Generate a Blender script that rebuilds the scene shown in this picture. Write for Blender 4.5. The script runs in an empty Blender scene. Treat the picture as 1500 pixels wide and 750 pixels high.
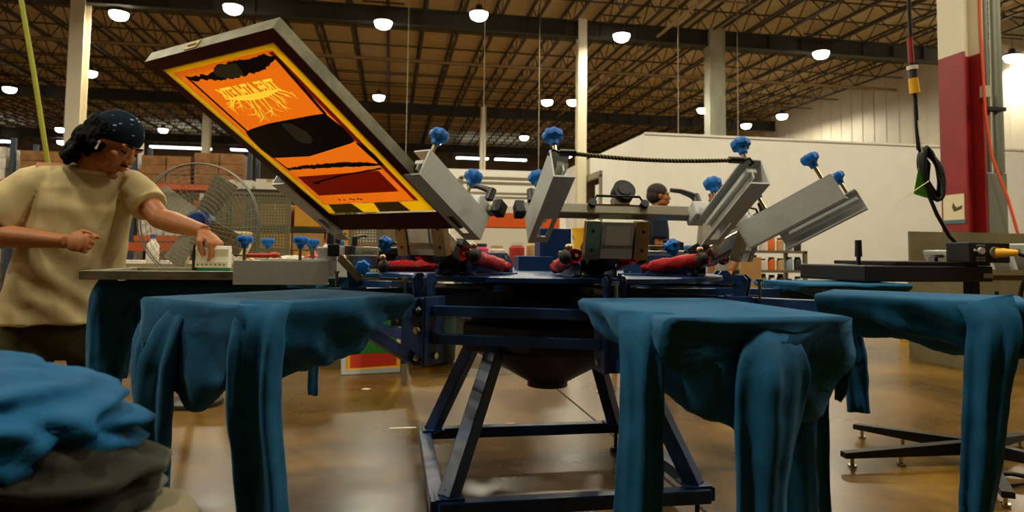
import bpy, bmesh, math, random
from mathutils import Vector, Matrix, Euler, noise
SC = bpy.context.scene
COL = SC.collection
PI = math.pi
rad = math.radians
rnd = random.Random(7)

# ------------------------------------------------------------ camera, world, exposure
cd = bpy.data.cameras.new('camera'); cam = bpy.data.objects.new('camera', cd); COL.objects.link(cam)
CAM = Vector((-0.6688, -2.8579, 0.9857))
yaw, pit, rol = 0.1757, 0.0590, 0.0120
fw = Vector((math.sin(yaw)*math.cos(pit), math.cos(yaw)*math.cos(pit), math.sin(pit)))
r0 = Vector((math.cos(yaw), -math.sin(yaw), 0)); d0 = fw.cross(r0)
rt = r0*math.cos(rol) - d0*math.sin(rol); dn = r0*math.sin(rol) + d0*math.cos(rol)
mw = Matrix((rt, -dn, -fw)).transposed().to_4x4(); mw.translation = CAM
cam.matrix_world = mw
cd.sensor_width = 36; cd.lens = 36*998.04/1500
cd.shift_y = -(375-310.83)/1500
cd.clip_start = .05; cd.clip_end = 300
cd.dof.use_dof = True; cd.dof.focus_distance = 2.35; cd.dof.aperture_fstop = 4.0
SC.camera = cam
w = bpy.data.worlds.new('world'); SC.world = w; w.use_nodes = True
bg = w.node_tree.nodes['Background']; bg.inputs[0].default_value = (.9, .75, .5, 1); bg.inputs[1].default_value = .012
SC.view_settings.view_transform = 'Standard'; SC.view_settings.look = 'None'
SC.view_settings.gamma = 1; SC.view_settings.exposure = 0.0; SC.view_settings.use_curve_mapping = False
LAMP_W = 330.0
LAMP_COL = (1.0, .92, .70)

# ------------------------------------------------------------ helpers
class MB:
    def __init__(s): s.v=[]; s.f=[]; s.m=[]
    def add(s, vs, fs, M=None, mi=0):
        n=len(s.v)
        s.v += [tuple(M @ Vector(p)) if M is not None else tuple(p) for p in vs]
        s.f += [tuple(i+n for i in q) for q in fs]; s.m += [mi]*len(fs)
        return s
    def box(s, c, d, M=None, mi=0):
        x,y,z=c; a,b,h=d[0]/2,d[1]/2,d[2]/2
        vs=[(x+i*a,y+j*b,z+k*h) for k in(-1,1) for j in(-1,1) for i in(-1,1)]
        return s.add(vs,[(0,2,3,1),(4,5,7,6),(0,1,5,4),(2,6,7,3),(0,4,6,2),(1,3,7,5)],M,mi)
    def bar(s, p, q, w, h, up=(0,0,1), mi=0):
        p=Vector(p); q=Vector(q); d=q-p; L=d.length; d.normalize(); up=Vector(up)
        y=up.cross(d)
        if y.length<1e-4: y=Vector((0,1,0)).cross(d) if abs(d.y)<.9 else Vector((1,0,0)).cross(d)
        y.normalize(); z=d.cross(y)
        M=Matrix((d,y,z)).transposed().to_4x4(); M.translation=(p+q)/2
        return s.box((0,0,0),(L,w,h),M,mi)
    def tube(s, pts, r, n=8, M=None, mi=0, cap=True, closed=False):
        pts=[Vector(p) for p in pts]; k=len(pts); rs=r if isinstance(r,(list,tuple)) else [r]*k
        vs=[]; fs=[]; prev=None
        for i,p in enumerate(pts):
            if closed: t=pts[(i+1)%k]-pts[i-1]
            else: t=pts[min(i+1,k-1)]-pts[max(i-1,0)]
            t.normalize()
            if prev is None:
                a=Vector((0,0,1)) if abs(t.z)<.9 else Vector((1,0,0)); u=t.cross(a).normalized()
            else:
                u=prev-t*prev.dot(t); u.normalize()
            prev=u; b=t.cross(u)
            for j in range(n):
                an=2*PI*j/n; vs.append(p+(u*math.cos(an)+b*math.sin(an))*rs[i])
        for i in range(k if closed else k-1):
            i2=(i+1)%k
            for j in range(n): fs.append((i*n+j,i*n+(j+1)%n,i2*n+(j+1)%n,i2*n+j))
        if cap and not closed:
            fs.append(tuple(range(n))[::-1]); fs.append(tuple((k-1)*n+j for j in range(n)))
        return s.add(vs,fs,M,mi)
    def cyl(s, p, q, r, r2=None, n=12, M=None, mi=0):
        return s.tube([p,q],[r,r if r2 is None else r2],n,M,mi)
    def lathe(s, prof, n=24, M=None, mi=0, cap=True):
        vs=[]; fs=[]
        for (r,z) in prof:
            for j in range(n): vs.append((r*math.cos(2*PI*j/n), r*math.sin(2*PI*j/n), z))
        for i in range(len(prof)-1):
            for j in range(n): fs.append((i*n+j,i*n+(j+1)%n,(i+1)*n+(j+1)%n,(i+1)*n+j))
        if cap:
            fs.append(tuple(range(n))[::-1]); fs.append(tuple((len(prof)-1)*n+j for j in range(n)))
        return s.add(vs,fs,M,mi)
    def prism(s, poly, h0, h1, M=None, mi=0):
        n=len(poly); vs=[(x,y,h0) for x,y in poly]+[(x,y,h1) for x,y in poly]
        fs=[tuple(range(n))[::-1],tuple(range(n,2*n))]+[(i,(i+1)%n,n+(i+1)%n,n+i) for i in range(n)]
        return s.add(vs,fs,M,mi)
    def ell(s, c, r, M=None, mi=0, nu=16, nv=10):
        vs=[(c[0],c[1],c[2]-r[2])]; fs=[]
        for i in range(1,nv):
            a=-PI/2+PI*i/nv
            for j in range(nu):
                b=2*PI*j/nu; vs.append((c[0]+r[0]*math.cos(a)*math.cos(b),c[1]+r[1]*math.cos(a)*math.sin(b),c[2]+r[2]*math.sin(a)))
        vs.append((c[0],c[1],c[2]+r[2])); T=len(vs)-1
        for j in range(nu):
            fs.append((0,1+(j+1)%nu,1+j)); fs.append((T,T-nu+j,T-nu+(j+1)%nu))
        for i in range(nv-2):
            for j in range(nu): fs.append((1+i*nu+j,1+i*nu+(j+1)%nu,1+(i+1)*nu+(j+1)%nu,1+(i+1)*nu+j))
        return s.add(vs,fs,M,mi)
    def mesh(s, name):
        me=bpy.data.meshes.new(name); me.from_pydata(s.v,[],s.f)
        if any(s.m): me.polygons.foreach_set('material_index',s.m)
        me.update(); return me

def fixn(me):
    bm=bmesh.new(); bm.from_mesh(me); bmesh.ops.recalc_face_normals(bm,faces=bm.faces); bm.to_mesh(me); bm.free()
def obj(name, mb, mat, parent=None, smooth=None, bevel=0, seg=2, fix=True, loc=None, rot=None):
    me = mb.mesh(name) if isinstance(mb, MB) else mb
    if not len(me.materials):
        for m in (mat if isinstance(mat,(list,tuple)) else [mat]): me.materials.append(m)
    if fix and isinstance(mb,MB): fixn(me)
    if smooth:
        me.polygons.foreach_set('use_smooth',[True]*len(me.polygons))
        if smooth<180: me.set_sharp_from_angle(angle=rad(smooth))
    o=bpy.data.objects.new(name,me); COL.objects.link(o)
    if bevel:
        b=o.modifiers.new('bevel','BEVEL'); b.width=bevel; b.segments=seg; b.limit_method='ANGLE'; b.angle_limit=rad(40)
    if parent: o.parent=parent
    if loc is not None: o.location=loc
    if rot is not None: o.rotation_euler=rot
    return o
def tag(o, label, cat, group=None, kind=None):
    o['label']=label; o['category']=cat
    if group: o['group']=group
    if kind: o['kind']=kind
    return o
def thing(name, label, cat, loc=(0,0,0), rot=(0,0,0), group=None):
    o=bpy.data.objects.new(name,None); o.empty_display_size=.1; COL.objects.link(o)
    o.location=loc; o.rotation_euler=rot
    return tag(o,label,cat,group)
def struct(name, mb, mat, parent=None, **k):
    o=obj(name,mb,mat,parent,**k)
    if not parent: o['kind']='structure'
    return o
def kids(o): return [c for c in bpy.data.objects if c.parent==o]
def copy_tree(o, parent=None, label=None):
    def rec(a,p):
        c=a.copy(); COL.objects.link(c)
        if p is not None: c.parent=p
        for ch in list(a.children): rec(ch,c)
        return c
    c=rec(o,parent)
    if label: c['label']=label
    return c
def clone(o, parent):
    c=o.copy(); COL.objects.link(c); c.parent=parent; return c
def Mx(loc=(0,0,0), rot=(0,0,0)): return Matrix.Translation(loc) @ Euler(rot).to_matrix().to_4x4()

# ------------------------------------------------------------ materials
def srgb(r,g,b):
    f=lambda c:(c/12.92 if c<=.04045 else ((c+.055)/1.055)**2.4)
    return (f(r/255),f(g/255),f(b/255))
def mat(name, rgb, rough=.5, metal=0, var=0, vscale=8, bump=0, bscale=60, sheen=0, trans=0, emit=0, spec=.5, alpha=1, stretch=None, rvar=0, rgb2=None, coat=0, glass=0):
    m=bpy.data.materials.new(name); m.use_nodes=True; nt=m.node_tree; N=nt.nodes; L=nt.links; P=N['Principled BSDF']
    c=srgb(*rgb) if max(rgb)>1.5 else rgb
    P.inputs['Base Color'].default_value=(*c,1); P.inputs['Roughness'].default_value=rough; P.inputs['Metallic'].default_value=metal
    P.inputs['Specular IOR Level'].default_value=spec
    if sheen: P.inputs['Sheen Tint'].default_value=(*[min(1,x/max(c)*.8+.2) for x in c],1); P.inputs['Sheen Weight'].default_value=sheen; P.inputs['Sheen Roughness'].default_value=.4
    if coat: P.inputs['Coat Weight'].default_value=coat
    if glass: P.inputs['Transmission Weight'].default_value=glass
    if emit: P.inputs['Emission Color'].default_value=(*c,1); P.inputs['Emission Strength'].default_value=emit; m.cycles.emission_sampling='NONE'
    tc=N.new('ShaderNodeTexCoord'); src=tc.outputs['Object']
    if stretch:
        mp=N.new('ShaderNodeMapping'); mp.inputs['Scale'].default_value=stretch; L.new(src,mp.inputs[0]); src=mp.outputs[0]
    if var or rvar:
        nz=N.new('ShaderNodeTexNoise'); nz.inputs['Scale'].default_value=vscale; nz.inputs['Detail'].default_value=5; nz.inputs['Roughness'].default_value=.6; L.new(src,nz.inputs['Vector'])
        if var:
            cr=N.new('ShaderNodeValToRGB'); c2=srgb(*rgb2) if rgb2 else tuple(max(0,x*(1-var)) for x in c)
            cr.color_ramp.elements[0].position=.35; cr.color_ramp.elements[1].position=.65
            cr.color_ramp.elements[0].color=(*c2,1); cr.color_ramp.elements[1].color=(*c,1)
            L.new(nz.outputs['Fac'],cr.inputs[0]); L.new(cr.outputs[0],P.inputs['Base Color'])
        if rvar:
            mr=N.new('ShaderNodeMapRange'); mr.inputs[1].default_value=.3; mr.inputs[2].default_value=.7; mr.inputs[3].default_value=max(0,rough-rvar); mr.inputs[4].default_value=rough+rvar
            L.new(nz.outputs['Fac'],mr.inputs[0]); L.new(mr.outputs[0],P.inputs['Roughness'])
    if bump:
        nb=N.new('ShaderNodeTexNoise'); nb.inputs['Scale'].default_value=bscale; nb.inputs['Detail'].default_value=3; L.new(src,nb.inputs['Vector'])
        bp=N.new('ShaderNodeBump'); bp.inputs['Strength'].default_value=bump; bp.inputs['Distance'].default_value=.01; L.new(nb.outputs['Fac'],bp.inputs['Height']); L.new(bp.outputs[0],P.inputs['Normal'])
    if trans:
        T=N.new('ShaderNodeBsdfTranslucent'); T.inputs[0].default_value=(*c,1); mx=N.new('ShaderNodeMixShader'); mx.inputs[0].default_value=trans
        L.new(P.outputs[0],mx.inputs[1]); L.new(T.outputs[0],mx.inputs[2]); L.new(mx.outputs[0],N['Material Output'].inputs[0])
    if alpha<1: P.inputs['Alpha'].default_value=alpha
    return m
BLUE_CLOTH=mat('blue_cloth',(17,86,126),.8,var=.25,vscale=14,bump=.25,bscale=420,sheen=.3,spec=.2)
BLUE_CLOTH2=mat('blue_cloth_bright',(10,84,128),.8,var=.25,vscale=9,bump=.2,bscale=300,spec=.2)
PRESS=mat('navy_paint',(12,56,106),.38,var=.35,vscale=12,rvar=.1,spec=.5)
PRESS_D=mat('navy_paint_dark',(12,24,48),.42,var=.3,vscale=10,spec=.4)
ALU=mat('clamp_aluminium',(204,206,200),.45,.2,var=.12,vscale=30,bump=.03,bscale=200,stretch=(1,6,6))
ALU_F=mat('frame_aluminium',(150,148,122),.45,.5,var=.4,vscale=16,bump=.08,bscale=120)
CHROME=mat('bright_steel',(200,198,185),.22,1,var=.2,vscale=30)
BRASS=mat('brass_steel',(172,150,105),.3,.9,var=.3,vscale=25)
BLACK=mat('black_plastic',(14,15,17),.4,spec=.5)
CAST=mat('black_cast_metal',(15,18,20),.5,.2,bump=.1,bscale=120,var=.3,vscale=20)
RUBBER=mat('black_rubber',(10,10,11),.65)
KNOB=mat('blue_plastic',(6,108,196),.5,var=.1,spec=.3)
RED=mat('red_mesh_sleeve',(206,14,14),.35,var=.6,vscale=140,bump=.8,bscale=300,spec=.2)
SPRING=mat('spring_steel',(190,150,130),.3,1)
WHITE=mat('white_paint',(232,224,205),.6)
SKIN=mat('skin',(158,98,54),.5,var=.12,vscale=20,bump=.04,bscale=300,spec=.35)
HAIR=mat('black_hair',(6,5,5),.6,bump=.6,bscale=90,spec=.06)
SHIRT=mat('beige_cotton',(205,186,138),.9,var=.12,vscale=10,bump=.2,bscale=350,sheen=.15,spec=.2)
OLIVE=mat('olive_twill',(62,62,32),.9,var=.3,vscale=12,bump=.2,bscale=300,spec=.2)
DENIM=mat('dark_shirt',(28,38,52),.9,spec=.2)

# ------------------------------------------------------------ setting: floor, ceiling, walls
def floor_mat():
    m=mat('polished_concrete',(150,112,58),.3,spec=.32); nt=m.node_tree; N=nt.nodes; L=nt.links; P=N['Principled BSDF']
    tc=N.new('ShaderNodeTexCoord')
    n1=N.new('ShaderNodeTexNoise'); n1.inputs['Scale'].default_value=.9; n1.inputs['Detail'].default_value=7; n1.inputs['Roughness'].default_value=.65; n1.inputs['Distortion'].default_value=.6
    n2=N.new('ShaderNodeTexNoise'); n2.inputs['Scale'].default_value=14; n2.inputs['Detail'].default_value=6
    L.new(tc.outputs['Object'],n1.inputs['Vector']); L.new(tc.outputs['Object'],n2.inputs['Vector'])
    cr=N.new('ShaderNodeValToRGB'); e=cr.color_ramp.elements
    e[0].position=.3; e[0].color=(*srgb(60,42,8),1); e[1].position=.7; e[1].color=(*srgb(132,98,30),1)
    x=e.new(.5); x.color=(*srgb(96,68,14),1)
    L.new(n1.outputs['Fac'],cr.inputs[0])
    mx=N.new('ShaderNodeMix'); mx.data_type='RGBA'; mx.blend_type='MULTIPLY'; mx.inputs['Factor'].default_value=.45
    c2=N.new('ShaderNodeValToRGB'); c2.color_ramp.elements[0].position=.35; c2.color_ramp.elements[0].color=(.62,.6,.55,1); c2.color_ramp.elements[1].position=.6
    L.new(n2.outputs['Fac'],c2.inputs[0]); L.new(cr.outputs[0],mx.inputs[6]); L.new(c2.outputs[0],mx.inputs[7]); L.new(mx.outputs[2],P.inputs['Base Color'])
    mr=N.new('ShaderNodeMapRange'); mr.inputs[1].default_value=.3; mr.inputs[2].default_value=.7; mr.inputs[3].default_value=.24; mr.inputs[4].default_value=.36
    L.new(n1.outputs['Fac'],mr.inputs[0]); L.new(mr.outputs[0],P.inputs['Roughness'])
    bp=N.new('ShaderNodeBump'); bp.inputs['Strength'].default_value=.02; bp.inputs['Distance'].default_value=.01; L.new(n2.outputs['Fac'],bp.inputs['Height']); L.new(bp.outputs[0],P.inputs['Normal'])
    return m
floor=struct('floor',MB().box((-5,22,-.1),(62,90,.2)),floor_mat())
JOINT=mat('joint_filler',(40,30,18),.8)
obj('joint',MB().bar((.545,-2.2,.0012),(.545,8,.0012),.012,.0024),JOINT,floor)
obj('joint',MB().bar((-12,5.6,.0012),(20,5.6,.0012),.012,.0024),JOINT,floor)
DECK=mat('roof_deck',(214,186,132),.8,var=.12,vscale=2)
STEEL=mat('joist_paint',(58,50,30),.7)
GIRD=mat('girder_paint',(40,38,24),.7)
ZB=9.95
dk=MB(); dk.box((-5,22,10.95),(62,90,.1))
ceiling=struct('ceiling',dk,DECK)
jm=MB(); y0,y1=-4,62
for z in (10.75,ZB): 
    jm.bar((0,y0,z),(0,y1,z),.11,.07)
y=y0; s=0
while y<y1:
    jm.bar((0,y,ZB if s else 10.75),(0,y+.8,10.75 if s else ZB),.035,.035); y+=.8; s=1-s
j0=obj('joist',jm,STEEL,ceiling)
for i in range(-24,19):
    x=i*1.42+.45
    if i==-24: j0.location.x=x
    else: clone(j0,ceiling).location.x=x
bm_=MB().bar((-35,0,ZB+.03),(26,0,ZB+.03),.05,.05); bm_.bar((-35,0,10.72),(26,0,10.72),.05,.05)
b0=obj('bridging',bm_,STEEL,ceiling)
for i,y in enumerate([10.5,13,15.5,18,20.2,24.5,27,29.5,32,34.5,36.8,41,44,47,50,53,56]):
    if i==0: b0.location.y=y
    else: clone(b0,ceiling).location.y=y
gm=MB(); gm.box((-4.5,0,9.62),(61,.12,.62)); gm.box((-4.5,0,9.33),(61,.34,.06)); gm.box((-4.5,0,9.91),(61,.34,.06))
for i in range(44): gm.box((-34+i*1.42,0,9.62),(.04,.3,.56))
g0=obj('girder',gm,GIRD,ceiling); g0.location.y=22.2
for y in (5.5,38.6,54): clone(g0,ceiling).location.y=y
PIPE=mat('pipe_paint',(150,126,84),.5)
obj('sprinkler_pipe',MB().tube([(-35,27.5,9.5),(26,27.5,9.5)],.07,8),PIPE,ceiling)
obj('sprinkler_pipe',MB().tube([(9.5,8,9.55),(9.5,50,9.55)],.06,8),PIPE,ceiling)

# right wall of ribbed metal panels, far walls, white partition rooms
PANEL=mat('metal_wall_panel',(216,206,184),.45,.1,var=.1,vscale=1.5)
wr=MB(); wr.box((24.6,22,5.5),(.2,90,11))
wall_right=struct('wall_right',wr,PANEL)
pr=obj('rib',MB().box((24.49,0,5.5),(.03,.05,11)),PANEL,wall_right)
for i in range(1,70):
    c=clone(pr,wall_right); c.location.y=i*.9-6
wb=MB().box((-5,62.5,5.5),(62,.2,11)); struct('wall_back',wb,mat('far_wall',(120,96,62),.8,var=.3,vscale=.4))
struct('wall_left',MB().box((-35.5,22,5.5),(.2,90,11)),mat('far_wall_left',(110,88,56),.8))
PARTI=mat('white_gypsum',(226,222,210),.8,var=.04,vscale=2)
H=4.6
pm=MB(); pm.box((15.6,16.5,H/2),(17.7,.2,H)); 
room=struct('wall_partition',pm,PARTI)
# left face with a doorway
lf=MB(); lf.box((6.85,18.55,H/2),(.2,3.9,H)); lf.box((6.85,26.7,H/2),(.2,6.4,H)); lf.box((6.85,22,H-.4),(.2,3.0,.8))
struct('wall_partition_side',lf,PARTI)
struct('wall_partition_inside',MB().box((9.5,25,2.2),(.2,10,4.4)),PARTI)
DF=mat('door_frame_grey',(126,118,100),.5)
dr=MB()
dr.box((6.72,20.56,1.9),(.12,.14,3.8)); dr.box((6.72,23.44,1.9),(.12,.14,3.8)); dr.box((6.72,22,3.85),(.12,3.02,.22))
struct('door_1',dr,DF)
struct('trim_1',MB().box((15.6,16.38,4.6),(17.7,.06,.06)),PARTI)
low=MB().box((2.2,14.2,1.53),(3.1,.2,3.06)); struct('wall_low_white',low,PARTI)
# steel columns
COLW=mat('column_white',(224,214,186),.55)
def hcol(x,y,w,z0=0,z1=10.0,mi=0):
    mb=MB(); t=w*.08
    mb.box((x,y-w/2,(z0+z1)/2),(w,t,z1-z0)); mb.box((x,y+w/2,(z0+z1)/2),(w,t,z1-z0)); mb.box((x,y,(z0+z1)/2),(t,w,z1-z0)); return mb
struct('pillar_1',hcol(-11.25,22.2,.46),COLW)
struct('pillar_2',hcol(6.43,22.2,.34),COLW)
struct('pillar_3',MB().box((11.95,22.2,5),(.66,.5,10)),mat('column_galvanised',(186,184,160),.4,.4,var=.4,vscale=1.2,stretch=(1,1,.4)))
struct('pillar_4',hcol(-11.25,38.6,.4),COLW); struct('pillar_5',hcol(-3.9,38.6,.34),COLW); struct('pillar_6',hcol(4.8,38.6,.34),COLW)
# near red and white column with conduits
REDP=mat('red_column_paint',(150,26,24),.5,var=.25,vscale=4)
cx,cy,cw=6.90,5.06,.42
def hcol2(z0,z1,g=0):
    h=z1-z0; z=(z0+z1)/2; return MB().box((6.76,cy,z),(.028+g,cw+g,h)).box((7.04,cy,z),(.028+g,cw+g,h)).box((6.90,cy,z),(.26,.028+g,h))
cp=struct('pillar_7',hcol2(3.72,9.9),COLW)
obj('red_band',hcol2(0,3.72,.002),REDP,cp)
obj('junction_box',MB().box((cx+.13,cy-.25,3.18),(.12,.07,.16)),mat('box_grey',(176,170,150),.5),cp,bevel=.008)
CONDUIT=mat('conduit_grey',(138,140,124),.4,.5)
ct=thing('conduit_bundle','grey vertical conduits clamped together beside the red column, running up from a cabinet','conduit',(7.25,4.95,0))
for dx,r in ((-.12,.025),(-.05,.03),(.1,.07)): obj('conduit',MB().cyl((dx,0,2.13),(dx,0,9.9),r,n=12),CONDUIT,ct,smooth=40)
obj('clamp_strap',MB().box((-.02,-.03,2.98),(.36,.1,.05)),CAST,ct); 
cb=obj('electrical_cabinet',MB().box((7.28,5.06,1.06),(.30,.3,2.12)),mat('cabinet_grey',(112,114,100),.5),bevel=.01)
tag(cb,'tall grey electrical cabinet at the foot of the conduits by the red column','cabinet')
tag(obj('orange_cable',MB().tube([(6.96,4.80,9.5),(6.97,4.80,4),(6.99,4.78,2.9),(7.03,4.74,2.3),(7.13,4.62,1.75),(7.22,4.55,1.2),(7.24,4.5,.8)],.018,8),mat('orange_rubber',(226,76,22),.5),smooth=60),'orange cable hanging in a curve down the red column','cable')
PAPER=mat('paper',(226,214,176),.8)
sg=obj('paper_notice',MB().box((6.738,5.06,1.66),(.012,.34,.34)),PAPER); tag(sg,'small cream paper notice with a dark print taped low on the red column','notice')
obj('printed_mark',MB().prism([(6.66,0),(6.78,.03),(6.80,.08),(6.70,.05),(6.65,.12),(6.63,.06)],0,.004,Mx((6.7315,-1.65,1.60),(PI/2,0,-PI/2)) @ Mx((-13.36,0,0))),mat('print_dark',(80,64,40),.8),sg)
obj('blue_tape_strip',MB().box((6.737,5.06,1.465),(.008,.38,.05)),mat('blue_tape',(70,110,118),.7),sg)

# ------------------------------------------------------------ high bay lamps
HOUS=mat('lamp_housing',(70,66,58),.5,.3)
LENS=mat('lamp_lens',(1,.93,.78),emit=22)
hm=MB(); hm.lathe([(.05,.30),(.10,.28),(.14,.12),(.30,.06),(.34,0.0),(.33,-.02)],20,cap=True)
lm=MB(); lm.lathe([(.31,-.022),(.30,-.10),(.25,-.20),(.14,-.26),(.001,-.275)],20)
hg=MB(); hg.cyl((0,0,.3),(0,0,.70),.012,n=6); hg.box((0,0,.70),(1.5,.05,.05))
ZL=9.2
lights=[]
def lamp(x,y,label,group=None,first=[None],z=None,e=1.0):
    z=ZL if z is None else z
    if first[0] is None:
        t=thing('high_bay_lamp',label,'ceiling lamp',(x,y,z))
        obj('housing',hm,HOUS,t,smooth=35); obj('lens',lm,LENS,t,smooth=60,fix=True); obj('hanger',hg,STEEL,t); first[0]=t
    else:
        t=copy_tree(first[0],label=label); t.location=(x,y,z)
    t['group']=group or 'high bay lamps'
    if group=='': del t['group']
    ld=bpy.data.lights.new('high_bay_light','AREA'); ld.shape='DISK'; ld.size=.6; ld.energy=LAMP_W*e; ld.color=LAMP_COL
    lo=bpy.data.objects.new('high_bay_light',ld); COL.objects.link(lo); lo.location=(x,y,z-.30)
    lo.parent=None; lights.append(lo)
    return t
words=['first','second','third','fourth','fifth','sixth','seventh','eighth','ninth']
row1=[(-10.2,22.6),(-6.1,21.1),(-1.1,21.6),(2.15,20.0),(7.7,21.2),(16.25,21.6),(24.0,20.4)]
for i,(x,y) in enumerate(row1): lamp(x,y,'round high bay lamp, %s from left in the nearest row under the dark girder'%words[i])
row2=[(-20.3,36.1),(-14.7,31.6),(-1.45,33.6),(7.5,32.7),(8.85,32.4),(16.5,32.7),(21.2,36.4),(21.7,33.2)]
for i,(x,y) in enumerate(row2): lamp(x,y,'smaller looking high bay lamp, %s from left in the middle row'%words[i])
row3=[(-26,55),(-23.4,48.8),(-16.3,47.3),(-30,52),(8.5,44.2),(2.6,48),(13.8,52)]
row3.sort()
for i,(x,y) in enumerate(row3): lamp(x,y,'tiny distant high bay lamp, %s from left near the far end of the hall'%words[i],'far high bay lamps')
# the hall goes on towards and behind the camera: the same lamps there
for y in (10.5,-1.0,-12):
    for x in (-21,-15.5,-10,-4.5,1,6.5,12,17.5):
        if y==10.5: lamp(x,y,'high bay lamp overhead above the front of the hall','overhead high bay lamps')
        elif y>-5:
            lamp(x+1.2,y,'high bay lamp overhead above the front of the hall','overhead high bay lamps')
# far bluish daylight strips
SKYL=mat('strip_light',(.62,.78,1.0),emit=7)
for i,(x,y,l) in enumerate(((6.2,56,2.8),(9.6,56,2.8),(-32,56,4.0),(-17.6,56,4.6),(-12.5,56,2.5))):
    t=obj('strip_light',MB().box((x,y,9.15),(l,.5,.12)),SKYL); obj('hanger',MB().box((x-l*.4,y,9.55),(.03,.03,.70)).box((x+l*.4,y,9.55),(.03,.03,.70)).box((x,y,9.90),(l,.05,.05)),STEEL,t); tag(t,'long cool white strip light, %s listed from middle of the far end'%words[i] if False else '%s cool white strip light at the far end of the hall'%['short','right of middle','far left','left of middle','second left of middle'][i],'strip light','far strip lights')

# ------------------------------------------------------------ screen printing press
press=thing('screen_printing_press','navy blue carousel screen printing press with raised print heads on a square base','printing press')
b=.49; zb=.115
def part(name,mb,m,**k): return obj(name,mb,m,press,**k)
for p,q in (((-b,-b),(b,-b)),((-b,b),(b,b)),((-b,-b),(-b,b)),((b,-b),(b,b))):
    part('base_bar',MB().bar((*p,zb),(*q,zb),.055,.05),PRESS,bevel=.004)
for sx in(-1,1):
    for sy in(-1,1):
        part('leg',MB().bar((sx*.26,sy*.26,.63),(sx*(b-.035),sy*(b-.035),zb+.02),.058,.058,up=(sx,-sy,0)),PRESS,bevel=.004)
        f=MB(); f.cyl((sx*(b-.03),sy*(b-.03),.02),(sx*(b-.03),sy*(b-.03),.17),.009,n=8); f.cyl((sx*(b-.03),sy*(b-.03),.0),(sx*(b-.03),sy*(b-.03),.022),.032,.024,n=14); f.cyl((sx*(b-.03),sy*(b-.03),.145),(sx*(b-.03),sy*(b-.03),.155),.018,n=6)
        part('levelling_foot',f,CAST)
        part('foot_plate',MB().box((sx*(b-.04),sy*(b-.04),zb+.029),(.1,.1,.008)),PRESS)
m=MB(); m.lathe([(.40,.60),(.41,.615),(.41,.70),(.40,.71)],8,M=Mx(rot=(0,0,PI/8)))
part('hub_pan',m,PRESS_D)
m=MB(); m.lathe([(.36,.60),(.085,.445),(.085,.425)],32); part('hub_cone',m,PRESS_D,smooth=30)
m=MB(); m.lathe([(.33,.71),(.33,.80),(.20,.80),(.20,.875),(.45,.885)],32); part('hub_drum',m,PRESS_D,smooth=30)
m=MB(); m.lathe([(.70,.886),(.715,.888),(.715,.902),(.70,.905)],64); part('turntable',m,PRESS,smooth=30)
PHI=rad(-88.43)
pal=[]
for k in range(-3,5):
    t=PHI+k*PI/4; M=Matrix.Rotation(t,4,'Z')
    a=MB(); a.bar((.30,0,.805),(1.50,0,.805),.05,.06)
    arm=part('pallet_arm',a,PRESS,rot=(0,0,t),bevel=.003)
    for s in(-1,1):
        q=MB(); q.prism([(.76,.62),(.86,.62),(.86,.84),(.76,.84)],s*.045-.004,s*.045+.004,Mx(rot=(PI/2,0,0)))
        q.prism([(.79,.84),(.83,.84),(.84,.90),(.825,.915),(.795,.915),(.78,.90)],s*.025-.006,s*.025+.006,Mx(rot=(PI/2,0,0)))
        obj('bracket_plate',q,PRESS,arm,bevel=.002)
    bo=MB()
    for z in (.65,.735,.80): bo.cyl((.865,0.03,z),(.882,0.03,z),.012,n=6); bo.cyl((.88,.03,z),(.888,.03,z),.007,n=8)
    for z in (.65,.80): bo.cyl((.81,-.058,z),(.81,.058,z),.011,n=6)
    bo.cyl((.79,-.036,.885),(.79,.036,.885),.006,n=6)
    obj('bolt',bo,CHROME,arm)['kind']='stuff'
    fp=MB().box((.863,0,.73),(.006,.09,.21)); obj('face_plate',fp,PRESS,arm)
    br=MB(); br.bar((.86,0,.64),(1.12,0,.775),.03,.035); obj('brace',br,PRESS,arm,bevel=.002)
    rd=MB(); rd.cyl((.22,.03,.865),(.80,.03,.872),.006,n=6); rd.cyl((.88,-.02,.83),(.88,-.02,.895),.006,n=8); rd.cyl((.88,-.02,.893),(.88,-.02,.902),.012,n=6)
    obj('tie_rod',rd,CHROME,arm)
    pb=MB(); pb.box((1.37,0,.848),(.50,.395,.014)); pl=part('pallet',pb,mat('pallet_board',(70,66,58),.6) if k==-3 else bpy.data.materials['pallet_board'],rot=(0,0,t),bevel=.004)
    pl2=MB(); pl2.box((1.27,0,.838),(.24,.11,.008)); obj('mount_plate',pl2,PRESS,pl)
    t2=t+PI/4; R0=.835
    for z in (.795,.705):
        p=Vector((R0*math.cos(t),R0*math.sin(t),z)); q=Vector((R0*math.cos(t2),R0*math.sin(t2),z)); d=(q-p).normalized()*.05
        part('ring_bar',MB().bar(p+d,q-d,.03,.032),PRESS,bevel=.002)
# central column between the rear heads
part('centre_post',MB().box((.09,.3,.99),(.15,.12,.22)),PRESS,bevel=.004)
part('centre_box',MB().box((-.02,.22,.935),(.16,.12,.07)),PRESS,bevel=.004)

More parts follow.
